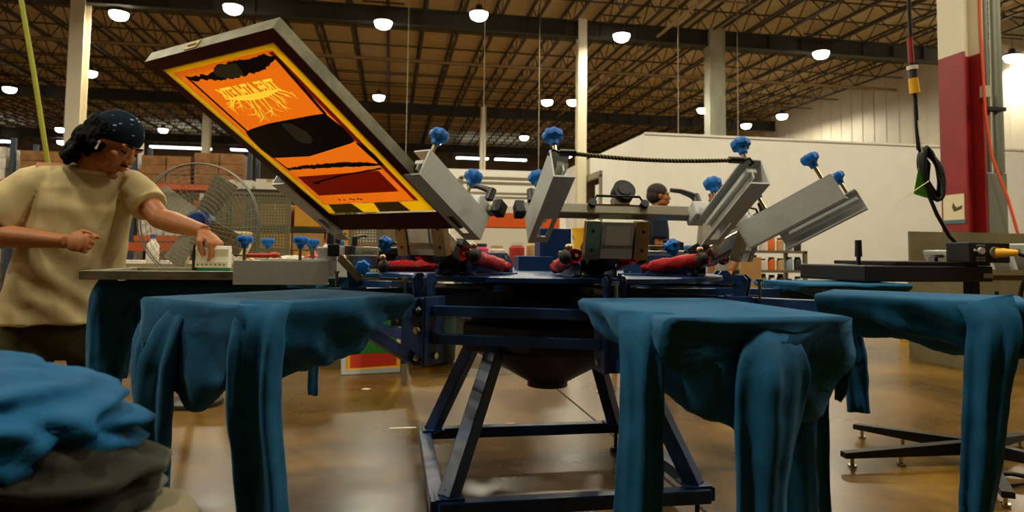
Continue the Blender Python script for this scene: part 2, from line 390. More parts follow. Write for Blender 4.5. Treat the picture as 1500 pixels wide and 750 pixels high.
# print heads: local x outwards from the tilt pivot, y across, z up
RP,ZP=.616,.972; PHH=rad(-88.46)
def knobmesh(withstem=True):
    m=MB(); n=42; prof=[(.55,0),(.62,.004),(.95,.010),(1.0,.018),(.98,.026),(.80,.032),(.0,.033)]
    vs=[];fs=[]
    for (r,z) in prof:
        for j in range(n):
            a=2*PI*j/n; lob=1+.09*math.cos(7*a)*(1 if r>.6 else .0)
            rr=max(r,.001)*.0265*lob; vs.append((rr*math.cos(a),rr*math.sin(a),z))
    for i in range(len(prof)-1):
        for j in range(n): fs.append((i*n+j,i*n+(j+1)%n,(i+1)*n+(j+1)%n,(i+1)*n+j))
    fs.append(tuple(range(n))[::-1]); m.add(vs,fs)
    m.cyl((0,0,-.012),(0,0,.002),.012,.014,n=14)
    if withstem: m.cyl((0,0,-.06),(0,0,-.008),.006,n=8,mi=1)
    return m
KM=knobmesh().mesh('knob'); fixn(KM); KM.materials.append(KNOB); KM.materials.append(BRASS)
KM.polygons.foreach_set('use_smooth',[True]*len(KM.polygons)); KM.set_sharp_from_angle(angle=rad(38))
def knob(parent,loc,rot=(0,0,0)):
    o=bpy.data.objects.new('knob',KM); COL.objects.link(o); o.parent=parent; o.location=loc; o.rotation_euler=rot; return o
def clampmesh(s):
    # U channel open towards the centre line; web outside. s = side sign
    m=MB(); x0,x1=.279,.601; zb_,zt=-.11,-.026; yo=.302; fwid=.058; t=.0045
    m.box(((x0+x1)/2,s*(yo-t/2),(zb_+zt)/2),(x1-x0,t,zt-zb_))
    m.box(((x0+x1)/2,s*(yo-fwid/2-t/2),zt-t/2),(x1-x0,fwid-t,t))
    # bottom flange with a slot
    for a,c in ((x0,x0+.03),(x0+.125,x1)): m.box(((a+c)/2,s*(yo-fwid/2-t/2),zb_+t/2),(c-a,fwid-t,t))
    m.box((x0+.0775,s*(yo-.012),zb_+t/2),(.095,.014,t)); m.box((x0+.0775,s*(yo-fwid+.006),zb_+t/2),(.095,.012,t))
    return m
CL={s:clampmesh(s).mesh('clamp_channel') for s in(-1,1)}
for q in CL.values(): fixn(q); q.materials.append(ALU)
def barmesh(s):
    m=MB(); m.box((.455,s*.268,-.058),(.27,.03,.012)); m.box((.455,s*.268,-.072),(.27,.004,.02)); return m
CB={s:barmesh(s).mesh('clamp_bar') for s in(-1,1)}
for q in CB.values(): fixn(q); q.materials.append(ALU)
def levermesh():
    m=MB(); m.cyl((0,0,-.02),(0,0,.022),.015,.013,n=14)
    m.tube([(0,0,.012),(.02,.0,.022),(.055,0,.03),(.09,0,.028)],[.012,.010,.008,.007],10); return m
LV=levermesh().mesh('clamp_lever'); fixn(LV); LV.materials.append(BLACK); LV.polygons.foreach_set('use_smooth',[True]*len(LV.polygons)); LV.set_sharp_from_angle(angle=rad(50))
def linked(name,me,parent,loc=(0,0,0),rot=(0,0,0),scale=None):
    o=bpy.data.objects.new(name,me); COL.objects.link(o); o.parent=parent; o.location=loc; o.rotation_euler=rot
    if scale: o.scale=scale
    return o
def headpt(k,al,x,y,z):
    t=PHH+k*PI/4; u=Vector((math.cos(t),math.sin(t),0)); n=Vector((-u.y,u.x,0))
    return u*(RP+x*math.cos(al)-z*math.sin(al))+n*y+Vector((0,0,ZP+x*math.sin(al)+z*math.cos(al)))
def spring_parts(parent,p,q,r=.0195):
    # coil spring in a torn red mesh sleeve between two points (parent space)
    p=Vector(p); q=Vector(q); d=q-p; L=d.length; d.normalize()
    a=Vector((0,0,1)).cross(d).normalized(); c=d.cross(a)
    pts=[]; turns=16; n=turns*8
    for i in range(n+1):
        f=i/n; an=2*PI*turns*f; pts.append(p+d*(L*(.16+.68*f))+(a*math.cos(an)+c*math.sin(an))*r*.92)
    sp=MB().tube(pts,.0022,5); sp.cyl(p,p+d*L*.18,.006,n=8); sp.cyl(q-d*L*.18,q,.006,n=8)
    so=obj('spring',sp,SPRING,parent)
    sv=MB(); vs=[];fs=[]; nu=22; nv=16
    prof=[(.02,.95),(.05,.75),(.08,.45),(.11,.55),(.15,1.0)]+[(.15+.7*i/12,1.08+.05*math.sin(i*2.1)) for i in range(1,12)]+[(.85,1.0),(.89,.55),(.92,.45),(.95,.8),(.985,1.05)]
    for i,(f,rr) in enumerate(prof):
        for j in range(nv):
            an=2*PI*j/nv; wr_=rr*r*1.12*(1+.07*math.sin(3*an+i*1.3)+.05*math.sin(5*an-i))
            vs.append(p+d*L*f+(a*math.cos(an)+c*math.sin(an))*wr_)
    for i in range(len(prof)-1):
        for j in range(nv): fs.append((i*nv+j,i*nv+(j+1)%nv,(i+1)*nv+(j+1)%nv,(i+1)*nv+j))
    sv.add(vs,fs); return so, obj('spring_sleeve',sv,RED,parent,smooth=60)
def print_head(k,al,wheel=False,kside=1,full=True,xs=(.57,.38)):
    t=PHH+k*PI/4; loc=(RP*math.cos(t),RP*math.sin(t),ZP)
    # fixed yoke and bracket on the turntable
    y=MB(); y.box((-.02,0,-.035),(.10,.05,.065)); y.cyl((0,-.055,-.015),(0,.055,-.015),.032,n=20); y.box((-.02,0,-.062),(.14,.09,.01))
    yk=part('head_yoke',y,CAST,loc=loc,rot=(0,0,t),bevel=.004)
    for s in(-1,1):
        q=MB(); q.prism([(-.24,-.066),(.045,-.066),(.045,-.03),(.01,.012),(-.20,.012),(-.24,-.02)],s*.062-.003,s*.062+.003,Mx(rot=(PI/2,0,0)))
        q.box((-.10,s*.075,-.064),(.27,.03,.006))
        obj('side_plate',q,PRESS,yk,bevel=.002)
    q=MB()
    for s in(-1,1):
        for x in(-.2,.03): q.cyl((x,s*.08,-.064),(x,s*.08,-.053),.008,n=6)
        q.cyl((0,s*.064,-.02),(0,s*.078,-.02),.014,n=6); q.cyl((-.18,s*.064,-.005),(-.18,s*.074,-.005),.009,n=6)
    obj('bolt',q,CHROME,yk)['kind']='stuff'
    if full:
        for s in(-1,1):
            # from the bracket to the lifting arm, in yoke space
            A=Vector((-.15,s*.098,-.04)); B=Vector((.10*math.cos(al)+.05*math.sin(al),s*.098,.10*math.sin(al)-.05*math.cos(al)))
            spring_parts(yk,A,B)
    a=MB(); a.box((.03,0,-.02),(.14,.062,.07)); a.box((.12,0,-.035),(.16,.10,.045)); a.box((.05,.0,.012),(.05,.11,.03))
    h=part('print_head',a,CAST,loc=loc,rot=(0,-al,t),bevel=.004)
    c=MB(); c.box((.165,0,-.030),(.12,.12,.05)); ch=obj('carriage',c,CHROME,h,bevel=.004)
    c=MB(); MP=Mx((.205,0,-.052),(0,-rad(46),0))
    c.box((0,0,-.012),(.115,.105,.010),MP); c.box((.012,0,-.018),(.075,.08,.006),MP,mi=3); c.box((-.020,0,-.0215),(.010,.10,.003),MP,mi=1)
    for s in(-1,1):
        c.box((.0,s*.080,-.006),(.12,.046,.030),MP,mi=1)
        for x in(-.03,.03): c.cyl((x,s*.082,-.0225),(x,s*.082,-.018),.006,n=8,mi=2,M=MP)
    obj('bearing_plate',c,[ALU,BRASS,BLACK,WHITE],h,bevel=.002)
    c=MB(); c.box((.262,0,.014),(.034,.60,.036)); obj('crossbar',c,CHROME if not full else mat('bar_steel',(168,164,146),.3,.85) if 'bar_steel' not in bpy.data.materials else bpy.data.materials['bar_steel'],h,bevel=.003)
    for s in(-1,1): obj('bar_end_cap',MB().box((.262,s*.312,.014),(.042,.03,.044)),BLACK,h,bevel=.004)
    c=MB(); c.tube([(.285,-.085,.03),(.292,-.07,.052),(.292,.07,.052),(.285,.085,.03)],.004,8); c.cyl((.27,-.085,.03),(.292,-.085,.03),.013,n=12); c.cyl((.27,.085,.03),(.292,.085,.03),.013,n=12)
    obj('wire_handle',c,CAST,h)
    if wheel:
        c=MB(); c.cyl((.25,.03,.085),(.285,.03,.085),.036,n=28); c.cyl((.284,.03,.085),(.288,.03,.085),.021,n=20,mi=1); c.box((.262,.015,.045),(.03,.05,.04),mi=2)
        obj('stop_wheel',c,[RUBBER,CAST,CHROME],h,smooth=40)
    for s in(-1,1):
        linked('clamp_channel',CL[s],h); linked('clamp_bar',CB[s],h)
        for x in xs: knob(h,(x,s*.276,.03))
        linked('clamp_lever',LV,h,(.275,s*.272,.055),(0,0,rad(-80) if s>0 else rad(110)))
        c=MB(); c.box((.285,s*.255,.0),(.07,.05,.05)); obj('clamp_mount',c,ALU,h,bevel=.004)
        c=MB(); c.cyl((.08,s*.09,-.03),(.08,s*.15,-.03),.007,n=8,mi=1); c.ell((.08,s*.13,-.045),(.024,.022,.024),nu=14,nv=8); c.ell((.085,s*.115,-.012),(.013,.013,.013),mi=1,nu=12,nv=8)
        obj('ball_joint',c,[RUBBER,BRASS],h,smooth=40)
    knob(h,(.16,kside*.19,-.05),(-PI/2*kside,0,0))
    c=MB(); c.cyl((.16,kside*.10,-.05),(.16,kside*.2,-.05),.006,n=8); obj('adjuster_stem',c,CHROME,h)
    return h
ANG={-2:0.0,-1:.540,0:.524,1:.496,3:0.0,5:0.0}
for k,al in ANG.items():
    print_head(k,al,wheel=(k==0),kside=-1 if k==-1 else 1,full=k<2)

# ------------------------------------------------------------ printing screens (origin at the middle of the hinge-side edge, underside)
MAROON=mat('maroon_frame_underside',(84,16,22),.6,var=.3,vscale=20,spec=.2)
MESHO=mat('orange_emulsion',(246,122,20),.6,var=.12,vscale=7,trans=.5,spec=.2)
MESHD=mat('orange_emulsion_dark',(206,96,16),.6,trans=.5,spec=.2)
YTAPE=mat('yellow_mesh',(252,222,60),.6,trans=.65,spec=.2)
OTAPE=mat('olive_tape',(150,132,14),.5,trans=.2)
INK=mat('dark_ink',(30,7,9),.6,var=.5,vscale=40,spec=.15)
GTAPE=mat('grey_tape',(96,98,74),.6)
PRINTY=mat('print_yellow',(252,210,60),.6,trans=.6,spec=.2)
X0=.32
def screen_base(label,loc,rot,L=.792,hw=.256,ht=.036,nam='printing_screen'):
    t=thing(nam,label,'printing screen',loc,rot)
    fr=MB(); fw_=.038
    for a,c in (((-.0,-hw),(L,-hw)),((L,-hw),(L,hw)),((L,hw),(0,hw)),((0,hw),(0,-hw))):
        ins=[(fw_ if x==0 else L-fw_, (-hw+fw_ if y<0 else hw-fw_)) for x,y in (a,c)]
        vs=[(*a,.0015),(*c,.0015),(*ins[1],.0015),(*ins[0],.0015),(*a,ht),(*c,ht),(*ins[1],ht),(*ins[0],ht)]
        m=MB().add(vs,[(0,1,2,3),(4,7,6,5),(0,4,5,1),(1,5,6,2),(2,6,7,3),(3,7,4,0)])
        obj('frame_side',m,ALU_F,t,bevel=.0015)
    return t
def ragged(pts,amp,step,rr):
    out=[]
    n=len(pts)
    for i in range(n):
        p=Vector((*pts[i],0)); q=Vector((*pts[(i+1)%n],0)); d=q-p; k=max(1,int(d.length/step)); nn=Vector((-d.y,d.x,0)).normalized()
        for j in range(k):
            r=p+d*j/k+nn*rr.uniform(-amp,amp)*(1 if j else .4); out.append((r.x,r.y))
    return out
def sheet(pts,z,m,parent,name,mode=None):
    bm=bmesh.new(); vs=[bm.verts.new((x-X0,y,z)) for x,y in pts]; f=bm.faces.new(vs); bmesh.ops.triangulate(bm,faces=[f],ngon_method='EAR_CLIP')
    r=bmesh.ops.extrude_face_region(bm,geom=list(bm.faces)); bmesh.ops.translate(bm,vec=(0,0,.0003),verts=[e for e in r['geom'] if isinstance(e,bmesh.types.BMVert)])
    bmesh.ops.recalc_face_normals(bm,faces=bm.faces)
    me=bpy.data.meshes.new(name); bm.to_mesh(me); bm.free(); return obj(name,me,m,parent)
def quad(x0,x1,y0,y1): return [(x0,y0),(x1,y0),(x1,y1),(x0,y1)]
rr=random.Random(3)
k=-1; al=ANG[-1]; tt=PHH+k*PI/4
s1=screen_base('large raised screen with orange mesh, yellow edge and dark ink streaks seen from below',headpt(k,al,X0,0,-.098),(0,-al,tt))
UW=.0012
# painted underside of the frame
for q in (quad(1.078,1.112,-.256,.256),quad(.322,.41,-.256,.256),quad(.41,1.078,-.256,-.222),quad(.41,1.078,.222,.256)):
    sheet(q,.0008,MAROON,s1,'frame_underside')
for q in (quad(1.062,1.078,-.222,.222),quad(.42,.468,-.222,.222),quad(.468,1.062,-.222,-.197),quad(.468,1.062,.196,.222)):
    sheet(q,.0006,YTAPE,s1,'tape_border')
for a,c in ((-.178,-.075),(.018,.118)): sheet([(.468,a),(.421,a-.012),(.421,c+.012),(.468,c)],.0002,OTAPE,s1,'tape_patch')
def ink(pts,amp=.004,step=.012,z=.0016,m=INK,name='ink_mark'): return sheet(ragged(pts,amp,step,rr),z,m,s1,name)
ink([(1.045,-.17),(1.022,-.158),(1.018,-.10),(1.008,-.05),(1.006,.04),(1.012,.10),(1.020,.14),(1.030,.165),(1.044,.188),(1.053,.15),(1.050,.09),(1.052,.04),(1.050,-.03),(1.036,-.06),(1.034,-.12)],.005,.009)
ink([(1.043,-.170),(1.043,-.163),(.93,-.166),(.814,-.168),(.812,-.176),(.93,-.172)],.0012)
ink([(1.045,.180),(1.041,.190),(.94,.180),(.843,.170),(.84,.160),(.94,.173)],.0015)
ink([(.820,-.180),(.832,-.12),(.838,-.05),(.838,.02),(.842,.10),(.846,.166),(.80,.172),(.765,.178),(.735,.176),(.732,.12),(.728,.07),(.712,.03),(.702,-.03),(.706,-.08),(.716,-.12),(.706,-.19),(.745,-.196),(.79,-.186)],.006,.010)
ink([(.655,-.182),(.646,-.182),(.643,-.08),(.640,.02),(.633,.18),(.642,.182),(.656,.10),(.662,0),(.660,-.10)],.003,.008)
ink([(.582,-.135),(.576,-.128),(.600,.0),(.618,.175),(.624,.175),(.606,.0)],.001)
ink([(.585,-.142),(.573,-.142),(.570,-.118),(.580,-.112)],.003,.006)
ink([(.73,-.19),(.715,-.186),(.640,-.176),(.645,-.184)],.0015)
ink([(.732,.172),(.728,.18),(.636,.188),(.630,.182)],.002)
ink([(.73,.186),(.70,.196),(.62,.195),(.64,.186)],.004)
for x,y in ((.489,-.11),(.487,-.09),(.490,-.06),(.486,-.05),(.489,-.03),(.486,-.02)): ink(quad(x-.003,x+.003,y-.004,y+.004),.002,.004)
sheet(quad(.515,.612,-.178,.155),.0018,MESHD,s1,'mesh_tint'); sheet(quad(.47,1.055,.178,.194),.0019,MESHD,s1,'mesh_tint')
sheet([(1.047,-.034),(1.052,-.012),(1.050,.03),(1.046,.05),(1.010,.036),(1.008,-.010),(1.014,-.040),(1.024,-.059),(1.038,-.055)],.0010,GTAPE,s1,'tape_patch')
sheet([(.836,-.014),(.832,.02),(.792,.048),(.765,.040),(.747,.018),(.752,-.008),(.768,-.022),(.80,-.020)],.0010,GTAPE,s1,'tape_patch')
# lettering, mirrored as seen on the print side, and the roots below it
fc=bpy.data.curves.new('lettering','FONT'); fc.body='TREE ATHLETIX'; fc.size=.040; fc.offset=.0017; fc.space_character=1.0
fo=bpy.data.objects.new('lettering',fc); COL.objects.link(fo)
dg=bpy.context.evaluated_depsgraph_get(); lme=bpy.data.meshes.new_from_object(fo.evaluated_get(dg)); bpy.data.objects.remove(fo)
xs_=[v.co.x for v in lme.vertices]; x_a,x_b=min(xs_),max(xs_)
for v in lme.vertices:
    f=(v.co.x-x_a)/(x_b-x_a); v.co=Vector((  .948+v.co.y*1.25-.006*math.sin(PI*f)*(v.co.y<.012), .106-f*.226, 0))
from mathutils.bvhtree import BVHTree
bvh=BVHTree.FromPolygons([v.co[:] for v in lme.vertices],[p.vertices[:] for p in lme.polygons]); bpy.data.meshes.remove(lme)
segs=[]
def br(x,y,ang,L,w,dep):
    a=ang; n=6
    for i in range(n):
        a+=rr.uniform(-.32,.32); x2=x-math.cos(a)*L/n; y2=y+math.sin(a)*L/n
        segs.append((x,y,x2,y2,w*(1-i/n*.75),w*(1-(i+1)/n*.75))); x,y=x2,y2
        if dep and i in(1,2,3,4) and rr.random()<.6: br(x,y,a+rr.choice((-1,1))*rr.uniform(.45,.8),L*.42,w*.6,dep-1)
for i in range(13):
    f=i/12; br(.944,-.100+.195*f,(f-.5)*1.7,.045+.042*math.sin(PI*min(1,f*1.15))+rr.uniform(-.012,.014),.0030,1)
def inroot(x,y):
    if .945-.018*math.sin(PI*min(1,max(0,(y+.112)/.21)))<x<.9485 and -.115<y<.103: return True
    for (a,b_,c,d,w0,w1) in segs:
        dx,dy=c-a,d-b_; L2=dx*dx+dy*dy; t=max(0,min(1,((x-a)*dx+(y-b_)*dy)/L2)); ex,ey=x-a-dx*t,y-b_-dy*t; w_=w0+(w1-w0)*t
        if ex*ex+ey*ey<w_*w_: return True
    return False
cell=.0014; PX0,PX1,PY0,PY1=.845,.985,-.150,.130
gi,gj=int((PX1-PX0)/cell),int((PY1-PY0)/cell)
lt,rp_,om=MB(),MB(),MB()
for i in range(gi):
    for j in range(gj):
        x=PX0+(i+.5)*cell; y=PY0+(j+.5)*cell; h_=cell/2
        tgt=om
        if x>.944 and bvh.ray_cast(Vector((x,y,.1)),Vector((0,0,-1)))[0] is not None: tgt=lt
        elif x<.956 and inroot(x,y): tgt=rp_
        n=len(tgt.v); tgt.v+=[(x-h_-X0,y-h_,.0024),(x+h_-X0,y-h_,.0024),(x+h_-X0,y+h_,.0024),(x-h_-X0,y+h_,.0024)]; tgt.f.append((n,n+1,n+2,n+3)); tgt.m.append(0)
PX1=PX0+gi*cell; PY1=PY0+gj*cell
for a,b_,c,d in ((.468,PX0,-.197,.196),(PX1,1.062,-.197,.196),(PX0,PX1,-.197,PY0),(PX0,PX1,PY1,.196)):
    om.add([(a-X0,c,.0024),(b_-X0,c,.0024),(b_-X0,d,.0024),(a-X0,d,.0024)],[(0,1,2,3)])
obj('lettering',lt,PRINTY,s1,fix=False); obj('root_print',rp_,PRINTY,s1,fix=False); obj('mesh',om,MESHO,s1,fix=False)
gl=MB(); gl.box((.7935,-.055,.017),(.002,.05,.024)); gl.box((.7950,-.055,.017),(.001,.034,.006),mi=1)
obj('frame_label',gl,[mat('gold_label',(190,158,84),.4,.6),MAROON],s1)
# ink-side: flat screen under the printer's hands
k=-2; tt=PHH+k*PI/4
s2=screen_base('grey aluminium framed screen lying flat in front of the printer in the beige shirt',headpt(k,0,X0,0,-.098),(0,0,tt),L=.785,ht=.032)
sheet(quad(.34,1.09,-.24,.24),.0015,mat('pale_mesh',(196,188,150),.6),s2,'mesh')
sheet(quad(.95,1.06,-.10,.20),.003,mat('paper_tape',(214,196,140),.8),s2,'tape_patch')
for a in (-.222,.222): sheet(quad(.36,1.07,a-.012,a+.012),.0022,mat('pale_tape%g'%a,(200,190,150),.6),s2,'tape_border')

# squeegee in the printer's hand
SQW=mat('white_squeegee',(214,210,196),.45); SQG=mat('teal_ink',(16,120,104),.25)
sq=thing('squeegee','short white squeegee gripped in the printers hand on the flat screen','squeegee',(-1.372,.072,.880),(0,0,rad(-6)))
m=MB(); m.prism([(-.022,.030),(.022,.030),(.024,.052),(.019,.075),(.022,.105),(.016,.118),(-.016,.118),(-.022,.105),(-.019,.075),(-.024,.052)],-.065,.065,Mx(rot=(PI/2,0,PI/2)))
obj('handle',m,SQW,sq,bevel=.002)
obj('blade',MB().box((0,0,.016),(.130,.008,.032)),SQG,sq)
m=MB(); m.prism([(-.025,.018),(.025,.018),(.028,.075),(.019,.121),(-.019,.121),(-.028,.075)],-.008,.0,Mx((-.066,0,0),(PI/2,0,PI/2))); obj('end_plate',m,BLACK,sq)
m=MB()
for i in range(7): m.cyl((-.052+i*.017,-.0262,.042),(-.052+i*.017,-.0235,.042),.0035,n=8)
obj('rivet',m,CHROME,sq)['kind']='stuff'

# bungee between the two raised arms
p=headpt(0,ANG[0],.598,-.262,-.03); q=headpt(0,ANG[0],.598,.235,-.03)
m=MB(); pts=[]; 
for i in range(41):
    f=i/40; pts.append(p.lerp(q,f)+Vector((0,0,-.010*math.sin(PI*f))))
m.tube(pts,.0055,8,mi=0)
bu=obj('bungee_cord',m,None or mat('bungee_black',(18,18,18),.7),smooth=60); tag(bu,'black bungee cord with yellow flecks stretched between two raised clamp arms','cord')
m=MB()
for ph in (0,PI):
    hp_=[]
    for i in range(300):
        f=i/299; c=p.lerp(q,f)+Vector((0,0,-.010*math.sin(PI*f))); an=2*PI*26*f+ph
        hp_.append(c+Vector((0,math.cos(an),math.sin(an)))*.0052)
    m.tube(hp_,.0013,4)
obj('fleck',m,mat('bungee_yellow',(186,170,70),.7),bu)
for c,sg_ in ((p,1),(q,-1)):
    m=MB(); m.cyl(c+Vector((sg_*-.012,0,0)),c+Vector((sg_*.03,0,0)),.0095,n=12); m.tube([c+Vector((sg_*-.012,0,0)),c+Vector((sg_*-.03,0,.006)),c+Vector((sg_*-.042,0,-.006)),c+Vector((sg_*-.03,0,-.014))],.004,8)
    obj('hook',m,BLACK,bu,smooth=50)

# ------------------------------------------------------------ shirts on the pallets
def nz(x,y,z,s): return noise.noise(Vector((x*s,y*s,z*s)))
def shirt_body(label,k,Dfun,seed,group=None,x_in=1.09,x_out=1.632,hw=.206,capw=1.0):
    t=PHI+k*PI/4
    N=72; S=64; vs=[];fs=[]
    def ring(x,push=0,shr=1.0):
        D=Dfun((x-1.1)/.53); pts=[]
        for j in range(N):
            a=j/N
            if a<.42:   # top, from -y to +y
                f=a/.42; y=-hw+2*hw*f; e=min(1,(1-abs(2*f-1))*14); z=.858+.0085*math.sqrt(max(0,1-(1-e)**2))
                fold=0
            else:
                f=(a-.42)/.58; an=PI*f; y=hw*math.cos(an)*(1-.06*math.sin(an)); z=.856-D*math.sin(an)**.85
                dep=(.856-z)
                fold=(.016*math.sin(9*an+x*22+seed)+.02*nz(x*1.0+seed,y,z,7)+.010*math.sin(x*40+an*5+2*seed))*min(1,dep/.07)
                fold+=.006*nz(x+seed,y*2,z,22)*min(1,dep/.03)
                y+=fold*math.cos(an)*1.0; z-=fold*math.sin(an)*.9
            pts.append((x+push,y*shr,z))
        return pts
    xs=[x_in+(x_out-x_in)*i/S for i in range(S+1)]
    for i,x in enumerate(xs):
        sh=1.0
        if i>S-3: sh=1-.012*(i-S+3)**1.3*.35
        vs+=ring(x,0,sh)
    for i in range(S):
        for j in range(N): fs.append((i*N+j,i*N+(j+1)%N,(i+1)*N+(j+1)%N,(i+1)*N+j))
    # outer end: gathers slightly inwards
    last=S*N
    cx_=x_out; prev=last
    rg=ring(x_out)
    cz=.80
    for s_,fr in enumerate((.82,.55,.28)):
        b0_=len(vs)
        for (x,y,z) in rg:
            yy=y*fr; zz=cz+(z-cz)*fr; ddx=.012*(1-fr)+.016*nz(yy+seed,zz,fr,9)+.012*math.sin(yy*38+seed+zz*14)*min(1,max(0,(.85-zz)/.08))
            vs.append((x+ddx,yy,zz))
        for j in range(N): fs.append((prev+j,prev+(j+1)%N,b0_+(j+1)%N,b0_+j))
        prev=b0_
    c=len(vs); vs.append((x_out+.014,0,cz))
    for j in range(N): fs.append((prev+j,prev+(j+1)%N,c))
    # inner end: rolled hem
    c2=len(vs); vs.append((x_in+.02,0,.85)); 
    for j in range(N): fs.append(((j+1)%N,j,c2))
    m=MB().add(vs,fs)
    o=obj('shirt',m,BLUE_CLOTH,smooth=180,rot=(0,0,t))
    tag(o,label,'shirt',group); return o
def sleeve(parent,path,width,thick,wdir,seed,name='sleeve',fold=.10,mat_=BLUE_CLOTH):
    # hanging flattened tube of cloth; path and widths are interpolated smoothly
    K=len(path); S=56; N=40; vs=[];fs=[]
    def cr(a,f):
        x=f*(len(a)-1); i=min(int(x),len(a)-2); u=x-i
        p0=a[max(i-1,0)];p1=a[i];p2=a[i+1];p3=a[min(i+2,len(a)-1)]
        return .5*((2*p1)+(-p0+p2)*u+(2*p0-5*p1+4*p2-p3)*u*u+(-p0+3*p1-3*p2+p3)*u**3)
    P=[Vector(p) for p in path]; W=[Vector((w_,0,0)) for w_ in width]; wd=Vector(wdir).normalized()
    for i in range(S+1):
        f=i/S; c=cr(P,f); w_=cr(W,f).x/2; tg=(cr(P,min(1,f+.02))-cr(P,max(0,f-.02))).normalized()
        a=(wd-tg*wd.dot(tg)).normalized(); b_=tg.cross(a)
        th=thick*(.30+.70*min(1,f*2.6))*(1 if f<.96 else .9)
        for j in range(N):
            an=2*PI*j/N; ca,sa=math.cos(an),math.sin(an)
            sx_=math.copysign(abs(ca)**.75,ca); g=min(1,f*3+.1)
            w1=sx_*4.2+seed+.9*math.sin(f*2.6+seed); fo=math.sin(w1)+.55*math.sin(sx_*8.3+2*seed-f*2.0); fo=fo*(1-.25*abs(fo))
            rp2=fold*8.5*fo*g*(1-.25*f*math.sin(seed*3))
            dg_=.10*math.sin((f*9+sx_*2.2+seed))*max(0,nz(f*3,seed,0,1)+.2)
            hem=1+.03*(f>.965)
            p=c+a*(w_*sx_*hem*(1+.03*math.sin(f*11+seed*2)))+b_*(th*(sa*.62*hem+rp2*.62+dg_))
            d=.004*nz(p.x+seed,p.y,p.z*.35,16)+.0025*nz(p.x,p.y+seed,p.z*.5,42)
            p+=a*ca*d+b_*sa*d
            vs.append(p)
    for i in range(S):
        for j in range(N): fs.append((i*N+j,i*N+(j+1)%N,(i+1)*N+(j+1)%N,(i+1)*N+j))
    fs.append(tuple(range(N))[::-1])
    # open lower end turned in
    b0_=len(vs); ctr=sum((Vector(v) for v in vs[S*N:(S+1)*N]),Vector())/N; up=(P[-2]-P[-1]).normalized()
    for j in range(N): vs.append(ctr+(Vector(vs[S*N+j])-ctr)*.86+up*.03)
    for j in range(N): fs.append((S*N+j,S*N+(j+1)%N,b0_+(j+1)%N,b0_+j))
    return obj(name,MB().add(vs,fs),mat_,parent,smooth=180)
sm=lambda a,b,x: a+(b-a)*max(0,min(1,x))
A=shirt_body('blue long sleeve shirt draped on the front right pallet',0,lambda f: sm(.07,.215,f*1.0),1.3)
sleeve(A,[(1.54,-.200,.868),(1.585,-.228,.80),(1.60,-.235,.66),(1.60,-.245,.48),(1.60,-.262,.22)],[.115,.09,.085,.085,.065],.030,(.55,1,0),.4,'sleeve')
sleeve(A,[(1.625,.02,.845),(1.660,.010,.78),(1.668,-.008,.68),(1.665,-.022,.52),(1.655,-.028,.2)],[.09,.135,.135,.105,.09],.034,(.05,1,0),2.1,'sleeve')
sleeve(A,[(1.47,.170,.80),(1.50,.172,.70),(1.51,.173,.55),(1.52,.182,.2)],[.11,.11,.10,.085],.028,(.3,1,0),3.0,'hanging_tail')
sleeve(A,[(1.60,.195,.86),(1.60,.203,.80),(1.59,.203,.72),(1.585,.2,.69)],[.05,.05,.035,.02],.008,(1,.2,0),4.0,'hem_corner',.05)
B=shirt_body('blue long sleeve shirt on the front left pallet with a folded sleeve at its corner',-1,lambda f: sm(.075,.175,f*3.2) if f<.32 else sm(.175,.22,(f-.32)*1.6),2.9)
sleeve(B,[(1.62,-.055,.852),(1.655,-.055,.79),(1.668,-.070,.68),(1.665,-.068,.52),(1.66,-.055,.37)],[.07,.125,.13,.115,.085],.034,(.1,1,0),1.1,'sleeve')
sleeve(B,[(1.57,.200,.870),(1.605,.222,.81),(1.612,.225,.66),(1.60,.245,.48),(1.59,.262,.2)],[.12,.108,.105,.10,.085],.034,(-.75,1,0),5.2,'sleeve')
sleeve(B,[(1.60,-.192,.85),(1.625,-.205,.76),(1.62,-.205,.64),(1.60,-.19,.50)],[.09,.10,.08,.03],.02,(.3,1,0),2.6,'hem_corner',.08)
C=shirt_body('blue shirt on the far left pallet below the flat screen, beside the printers legs',-2,lambda f: sm(.06,.19,f*1.2),4.1)
sleeve(C,[(1.60,.185,.86),(1.63,.20,.79),(1.64,.20,.65),(1.645,.205,.48)],[.14,.15,.13,.11],.03,(1,.3,0),3.3,'sleeve')
sleeve(C,[(1.64,.02,.82),(1.66,.02,.72),(1.66,.03,.6),(1.66,.04,.50)],[.14,.15,.13,.11],.03,(.1,1,0),.3,'hanging_tail')
sleeve(C,[(1.16,.17,.80),(1.15,.185,.7),(1.15,.19,.55),(1.15,.185,.42)],[.07,.07,.06,.05],.02,(1,.1,0),1.9,'sleeve')
G=shirt_body('blue long sleeve shirt on the right hand pallet before the flash dryer post',1,lambda f: sm(.10,.15,f*1.4),5.7)
sleeve(G,[(1.53,-.195,.868),(1.55,-.228,.80),(1.535,-.235,.66),(1.515,-.238,.45),(1.495,-.235,.27)],[.14,.13,.115,.10,.075],.032,(1,0,0),1.7,'sleeve')
sleeve(G,[(1.14,.195,.84),(1.13,.215,.74),(1.15,.22,.60),(1.16,.22,.43)],[.09,.09,.085,.07],.024,(1,0,0),4.4,'sleeve')
sleeve(G,[(1.62,-.12,.85),(1.655,-.12,.78),(1.66,-.11,.62),(1.65,-.10,.47)],[.14,.16,.15,.10],.03,(.1,1,0),2.4,'hanging_tail')
F=shirt_body('blue shirt on the rear right pallet just below the black heater panel',2,lambda f: sm(.03,.06,f*2),6.3)
